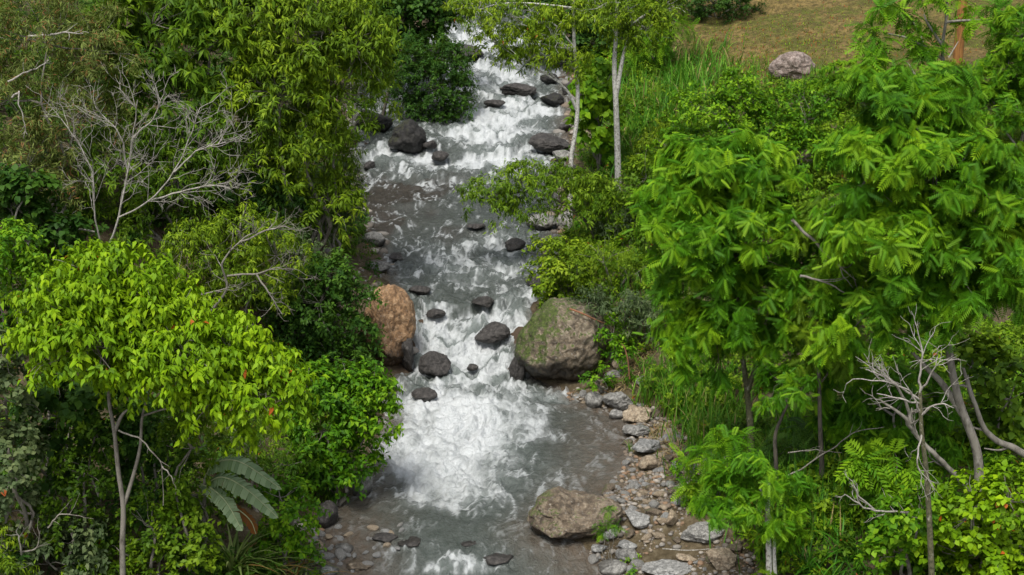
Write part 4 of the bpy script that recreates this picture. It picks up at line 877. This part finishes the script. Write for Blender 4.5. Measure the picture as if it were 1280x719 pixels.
plant('shrub', 'shaded shrub in the hollow behind the curved grey trunk', 'shrub', 'broad', (1240, 640), [(1240,560,56,46), (1200,580,40,36), (1262,500,40,50), (1215,460,44,36)], mat=LM['mid'], Y=39.5, tb=.0)
plant('shrub', 'shaded green shrub behind the white branches of the dead tree', 'shrub', 'pinnate', (1100, 640), [(1085,540,54,42), (1130,500,50,44), (1150,565,40,36), (1060,480,40,36)], Y=39.5, tb=-.08, scale=.85)
plant('shrub', 'bright ferny shrub at the foot of the feathery tree trunk', 'shrub', 'fern', (895, 622), [(890,580,36,26), (915,565,30,24), (872,604,24,18), (895,625,26,16)], scale=.75, dens=1.3, mat=LM['pinnate'], tb=.08)
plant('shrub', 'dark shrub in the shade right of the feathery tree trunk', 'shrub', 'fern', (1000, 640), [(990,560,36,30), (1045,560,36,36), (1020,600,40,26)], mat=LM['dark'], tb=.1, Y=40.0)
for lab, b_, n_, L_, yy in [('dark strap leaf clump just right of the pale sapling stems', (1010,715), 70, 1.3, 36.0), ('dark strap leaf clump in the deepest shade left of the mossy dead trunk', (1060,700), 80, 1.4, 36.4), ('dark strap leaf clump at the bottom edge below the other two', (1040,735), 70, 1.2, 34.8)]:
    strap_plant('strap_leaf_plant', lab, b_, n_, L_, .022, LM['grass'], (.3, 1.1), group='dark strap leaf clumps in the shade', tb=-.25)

# ------------------------------------------------------------------ grass, undergrowth, gravel (stuff)
def scatter_region(n, cond, x0, x1, y0, y1, rs):
    x = rs.uniform(x0, x1, n); y = rs.uniform(y0, y1, n); k = cond(x, y); return x[k], y[k]
def px_of(x, y, z):
    dz = z - CAMZ; f = y*math.cos(TH) - dz*math.sin(TH); uu = y*math.sin(TH) + dz*math.cos(TH)
    return 640 + FPX*x/f, 359.5 - FPX*uu/f
def inview(x, y, m=120):
    u, v = px_of(x, y, ground(x, y)); return (u > -m) & (u < 1280 + m) & (v > -m) & (v < 719 + m*2)
def free(x, y, k=1.0):
    ok = np.ones(len(x), bool)
    for (bx, by, br) in BLOCKED: ok &= (x - bx)**2 + (y - by)**2 > (br*k)**2
    return ok
def near(x, y, pts, r):
    d = np.full(len(x), 1e9)
    for u, v, k in pts:
        h = hit(u, v); d = np.minimum(d, np.hypot(x - h[0], y - h[1])/k)
    return d < r
BAR = lambda x, y: (x - edge_r(y) < np.interp(y, [36, 41, 45, 49], [3.6, 3.0, 1.6, .6])) & (y < 50)
def undergrowth(name, n, side, style, mat, seed, tb, label, scale=1.0):
    rs = np.random.RandomState(seed); st = STYLE[style]
    if side < 0: cond = lambda x, y: (x < edge_l(y) - .25) & inview(x, y) & ~((np.abs(x - hit(430,350)[0]) < 1.4) & (np.abs(y - hit(430,350)[1]) < 2.5))
    else: cond = lambda x, y: (x > edge_r(y) + .45) & inview(x, y) & (lawn_mask(x, y) < .35) & ~BAR(x, y)
    x, y = scatter_region(n, cond, *((-30, 1, 33, 104) if side < 0 else (1, 32, 33, 100)), rs)
    k = free(x, y, 1.0); x, y = x[k], y[k]
    patch = fbm(xy3(x, y, .45, .45), 3, seed)
    k = rs.rand(len(x)) < np.clip((patch - .28)*4, .15, 1); x, y, patch = x[k], y[k], patch[k]
    hgt = rs.uniform(.05, .55, len(x))*scale
    C = np.stack([x, y, ground(x, y) + hgt], -1); O = norm(np.stack([rs.randn(len(x))*.35, rs.randn(len(x))*.35 - .25, np.ones(len(x))], -1))
    V, F, tint = leaves_from_clumps(C, O, st, rs, .006, scale, tb)
    k = len(tint)//len(x); tint = np.where(tint > .95, tint, np.clip(tint + np.repeat((patch - .5)*.5, k), 0, .88))
    g = ground(V[:, 0], V[:, 1]); V[:, 2] = np.maximum(V[:, 2], g + .02)
    o = link(name, mesh_np(name, V, [F], mat, {'tint': tint})); tag(o, label, 'undergrowth', kind='stuff')
undergrowth('undergrowth', 9500, -1, 'lance', LM['mid'], 301, -.06, 'tangled mid green undergrowth covering the left bank', .85)
undergrowth('undergrowth', 5500, -1, 'small', LM['dark'], 302, -.02, 'dark small leaved ground cover on the left bank', 1.15)
undergrowth('undergrowth', 15000, 1, 'lance', LM['bright'], 303, .0, 'bright green undergrowth covering the right bank', .75)
undergrowth('undergrowth', 9000, 1, 'small', LM['mid'], 304, .08, 'small leaved olive ground cover on the right bank', 1.1)

def grass(name, label, pts, rad, n, L, wd, mat, seed, lean=(.1, .6), old=.03, tb=0.0, curl=.5, extra=None):
    rs = np.random.RandomState(seed); hs_ = [hit(u, v) for u, v, k in pts]
    bx = np.concatenate([h[0] + rs.randn(n)*rad*k for h, (u, v, k) in zip(hs_, pts)]); by = np.concatenate([h[1] + rs.randn(n)*rad*k for h, (u, v, k) in zip(hs_, pts)])
    k = (bx > edge_r(by) + .1) | (bx < edge_l(by) - .1)
    if extra is not None: k &= extra(bx, by)
    k &= free(bx, by, .85); bx, by = bx[k], by[k]; m_ = len(bx)
    b0 = np.stack([bx, by, ground(bx, by) - .03], -1)
    V, F, kk = blades(b0, rs.uniform(0, 2*PI, m_), L*rs.uniform(.45, 1.2, m_), rs.uniform(*lean, m_), wd*rs.uniform(.6, 1.2, m_), rs, 4, curl)
    tn = np.clip(rs.beta(2, 2, m_) + tb, 0, .88); tn = np.where(rs.rand(m_) < old, 1., tn)
    o = link(name, mesh_np(name, V, [F], mat, {'tint': np.repeat(tn, kk)})); tag(o, label, 'grass', kind='stuff')
grass('grass', 'tall dark green grass beside the whitish trunk', [(800,130,1), (830,110,1), (850,140,1), (815,165,1), (790,190,1), (850,90,1), (870,110,1), (800,215,.8), (825,200,.8)], 1.1, 360, 1.5, .028, LM['grass'], 401, tb=-.08, lean=(.1, 1.1), old=.07)
grass('grass', 'tall bright grass above the gravel bar', [(825,500,1), (850,515,1), (880,545,1), (870,520,1), (835,485,.9), (900,560,1), (885,500,1), (905,525,1)], .45, 170, 1.25, .022, LM['grass'], 402, tb=.05, old=.10)
grass('grass', 'grass growing in the shade under the big feathery trees', [(960,560,1), (1000,590,1), (1040,600,1), (1060,560,1), (990,640,1), (1030,660,1), (1090,640,1), (1120,600,1), (1020,540,1), (930,560,1)], .9, 260, 1.2, .022, LM['grass'], 403, tb=-.15)
grass('grass', 'mixed grass among the shrubs of the right bank', [(770,330,1), (800,350,1), (740,300,1), (830,310,1), (760,290,1), (790,380,1), (820,420,1), (840,380,1), (780,265,1), (820,270,1)], .9, 200, .8, .018, LM['grass'], 404, tb=.08, old=.08)
grass('grass', 'little tufts of grass standing at the edge of the pool', [(762,572,.35), (785,565,.35)], .25, 26, .55, .012, LM['grass'], 405, tb=.1, old=.25, extra=None)
grass('dry_grass', 'dry straw and dead stems above the gravel bar', [(840,548,1), (850,560,1), (830,540,1), (790,455,.8), (800,440,.8), (860,575,1), (780,480,.8)], .45, 150, .55, .012, LM['dry'], 406, lean=(.6, 1.2), curl=.8)
grass('grass', 'short grass of the dry slope', [(940,60,2.6), (1000,40,2.6), (1060,55,2.6), (900,80,1.6), (1080,90,2), (1150,40,2.6), (880,50,2), (960,110,1.4)], 1.3, 1100, .24, .014, LM['olive'], 407, lean=(.3, 1), tb=-.02, old=.25)
grass('grass', 'longer green grass round the boulder on the slope', [(950,105,1), (970,112,1), (1020,108,1), (930,95,1), (1030,100,1)], .7, 150, .7, .018, LM['grass'], 408, tb=.05)

def gravel(name, label, n, cond, box, smin, smax, seed, cols, sub=1):
    rs = np.random.RandomState(seed); x, y = scatter_region(n, cond, *box, rs); k = free(x, y, .8); x, y = x[k], y[k]; m_ = len(x)
    D, TF = ico(sub); s = smin*(smax/smin)**(rs.rand(m_)**1.8)
    sc = s[:, None]*np.stack([rs.uniform(.8, 1.4, m_), rs.uniform(.7, 1.2, m_), rs.uniform(.45, .8, m_)], -1)
    Dn = D[None]*(1 + .28*(rs.rand(m_, len(D), 1) - .5)); V = Dn*sc[:, None]
    a = rs.uniform(0, 2*PI, m_); ca, sa = np.cos(a)[:, None], np.sin(a)[:, None]
    V = np.stack([V[..., 0]*ca - V[..., 1]*sa, V[..., 0]*sa + V[..., 1]*ca, V[..., 2]], -1)
    V += np.stack([x, y, ground(x, y) + s*.15], -1)[:, None]
    F = (TF[None] + (np.arange(m_)*len(D))[:, None, None]).reshape(-1, 3)
    o = link(name, mesh_np(name, V.reshape(-1, 3), [F], M_GRAVEL, {'tint': np.repeat(rs.rand(m_), len(D))})); tag(o, label, 'gravel', kind='stuff')
m, t, out = new_mat('gravel_stone'); co = objco(t); nn_ = noise(t, co, 14, 5, .7)
c = ramp(t, attr(t, 'tint'), [(0, (.10,.09,.078)), (.2, (.20,.19,.175)), (.4, (.27,.22,.16)), (.55, (.15,.115,.085)), (.7, (.34,.31,.27)), (.85, (.23,.14,.08)), (1, (.40,.39,.37))], 'CONSTANT')
c = mixc(t, ramp(t, nn_, [(.3, (0,0,0)), (.7, (.55,.55,.55))]), c, (.12,.095,.068))
b = N(t, 'BsdfPrincipled', Roughness=.8); t.links.new(c, b.inputs['Base Color']); t.links.new(b.outputs[0], out.inputs[0]); M_GRAVEL = m
gravel('gravel', 'gravel of the bar on the right side of the pool', 17000, lambda x, y: BAR(x, y) & (x > edge_r(y) - .25), (1, 9, 35, 50), .016, .11, 501, None)
gravel('gravel', 'gravel at the lower left edge of the stream', 1500, lambda x, y: (x < edge_l(y) + .5) & (x > edge_l(y) - 1.0), (-7, -1, 35, 39.5), .03, .18, 502, None)
gh = hit(425, 350)
gravel('gravel', 'gravel patch on the left bank above the orange boulder', 1500, lambda x, y: (x < edge_l(y) + .2) & (np.hypot((x - gh[0])/1.5, (y - gh[1])/3.0) < 1), (-9, -1, 48, 64), .04, .2, 503, None)
gravel('gravel', 'pebbles along the right edge of the rapids', 900, lambda x, y: np.abs(x - edge_r(y)) < .55, (1, 5, 52, 86), .06, .3, 504, None, 2)
gravel('gravel', 'pebbles along the left edge of the rapids', 700, lambda x, y: np.abs(x - edge_l(y)) < .5, (-9, -2, 50, 84), .06, .3, 505, None, 2)
# cobbles one can count on the bar
rs = np.random.RandomState(77); cm = []
for k, mk in enumerate(['grey', 'tan', 'blue', 'brown']):
    V, F = rock_verts(3, 600 + k, 8, soft=20, rough=.12); cm.append(mesh_np('cobble', V*[1, .8, .6], [F], RK[mk], {'wet': np.zeros(len(V))}, smooth=True))
x, y = scatter_region(700, lambda x, y: BAR(x, y) & (x > edge_r(y) - .1) & inview(x, y, 0), 1, 9, 36.5, 50, rs); kk = free(x, y, 1.0)
for i, (a, b2) in enumerate(list(zip(x[kk], y[kk]))[:120]):
    s = .07*(3.0**(rs.rand()**1.4)); o = bpy.data.objects.new('cobble', cm[rs.randint(4)]); o.location = (a, b2, float(ground(a, b2)) + s*.25); o.scale = (s*rs.uniform(.9, 1.4), s, s*rs.uniform(.8, 1.1)); o.rotation_euler = (rs.uniform(-.3, .3), rs.uniform(-.3, .3), rs.uniform(0, 6.28))
    COL.objects.link(o); tag(o, 'small cobble lying loose among the gravel beside the pool', 'stone', 'cobbles on the gravel bar')
for i in range(46):
    u, v = 392 + 110*rs.rand()**1.4, 658 + 62*rs.rand(); h = hit(u, v); s = .07*(2.8**(rs.rand()**1.3))
    o = bpy.data.objects.new('cobble', cm[[0, 2, 1, 2][rs.randint(4)]]); o.location = (h[0], h[1], h[2] + s*.12); o.scale = (s*rs.uniform(1, 1.6), s, s*rs.uniform(.7, 1.0)); o.rotation_euler = (rs.uniform(-.2, .2), rs.uniform(-.2, .2), rs.uniform(0, 6.28))
    COL.objects.link(o); tag(o, 'small cobble poking out of the brown shallows at the lower left', 'stone', 'cobbles in the brown shallows')
# sticks
for lab, pts, r_, mt in [('reddish dead branch lying across the top of the mossy boulder', [(712,386,-.1),(728,392,-.3),(745,400,-.4),(760,406,-.4)], .035, TWIG_RED),
                         ('reddish bare stem standing in the weeds right of the mossy boulder', [(787,474,-.3),(785,452,-.3),(781,436,-.3),(777,430,-.3)], .03, TWIG_RED),
                         ('thin straw coloured stick lying along the bottom of the gravel bar', [(828,686,-.2),(860,688,-.2),(890,686,-.2),(912,684,-.1)], .015, BARK_DEAD)]:
    tb_ = Tubes(); y0 = {0: bigc[1]-.5, 1: 48.5, 2: 37.6}[['r', 'b', 's'].index('r') if 'across' in lab else (1 if 'standing' in lab else 2)]
    w_ = np.array([P(q[0], q[1], y0 + q[2]) for q in pts])
    if 'across' in lab: w_[:, 1] = [bigc[1] - .75, bigc[1] - .85, bigc[1] - .7, bigc[1] - .5]; w_ = np.array([P(q[0], q[1], yy) for q, yy in zip(pts, w_[:, 1])])
    tb_.add(w_, [r_, r_*.5], 6, 5); o = tb_.build('stick', mt, None, w_[0]); o.location = w_[0]; tag(o, lab, 'stick')
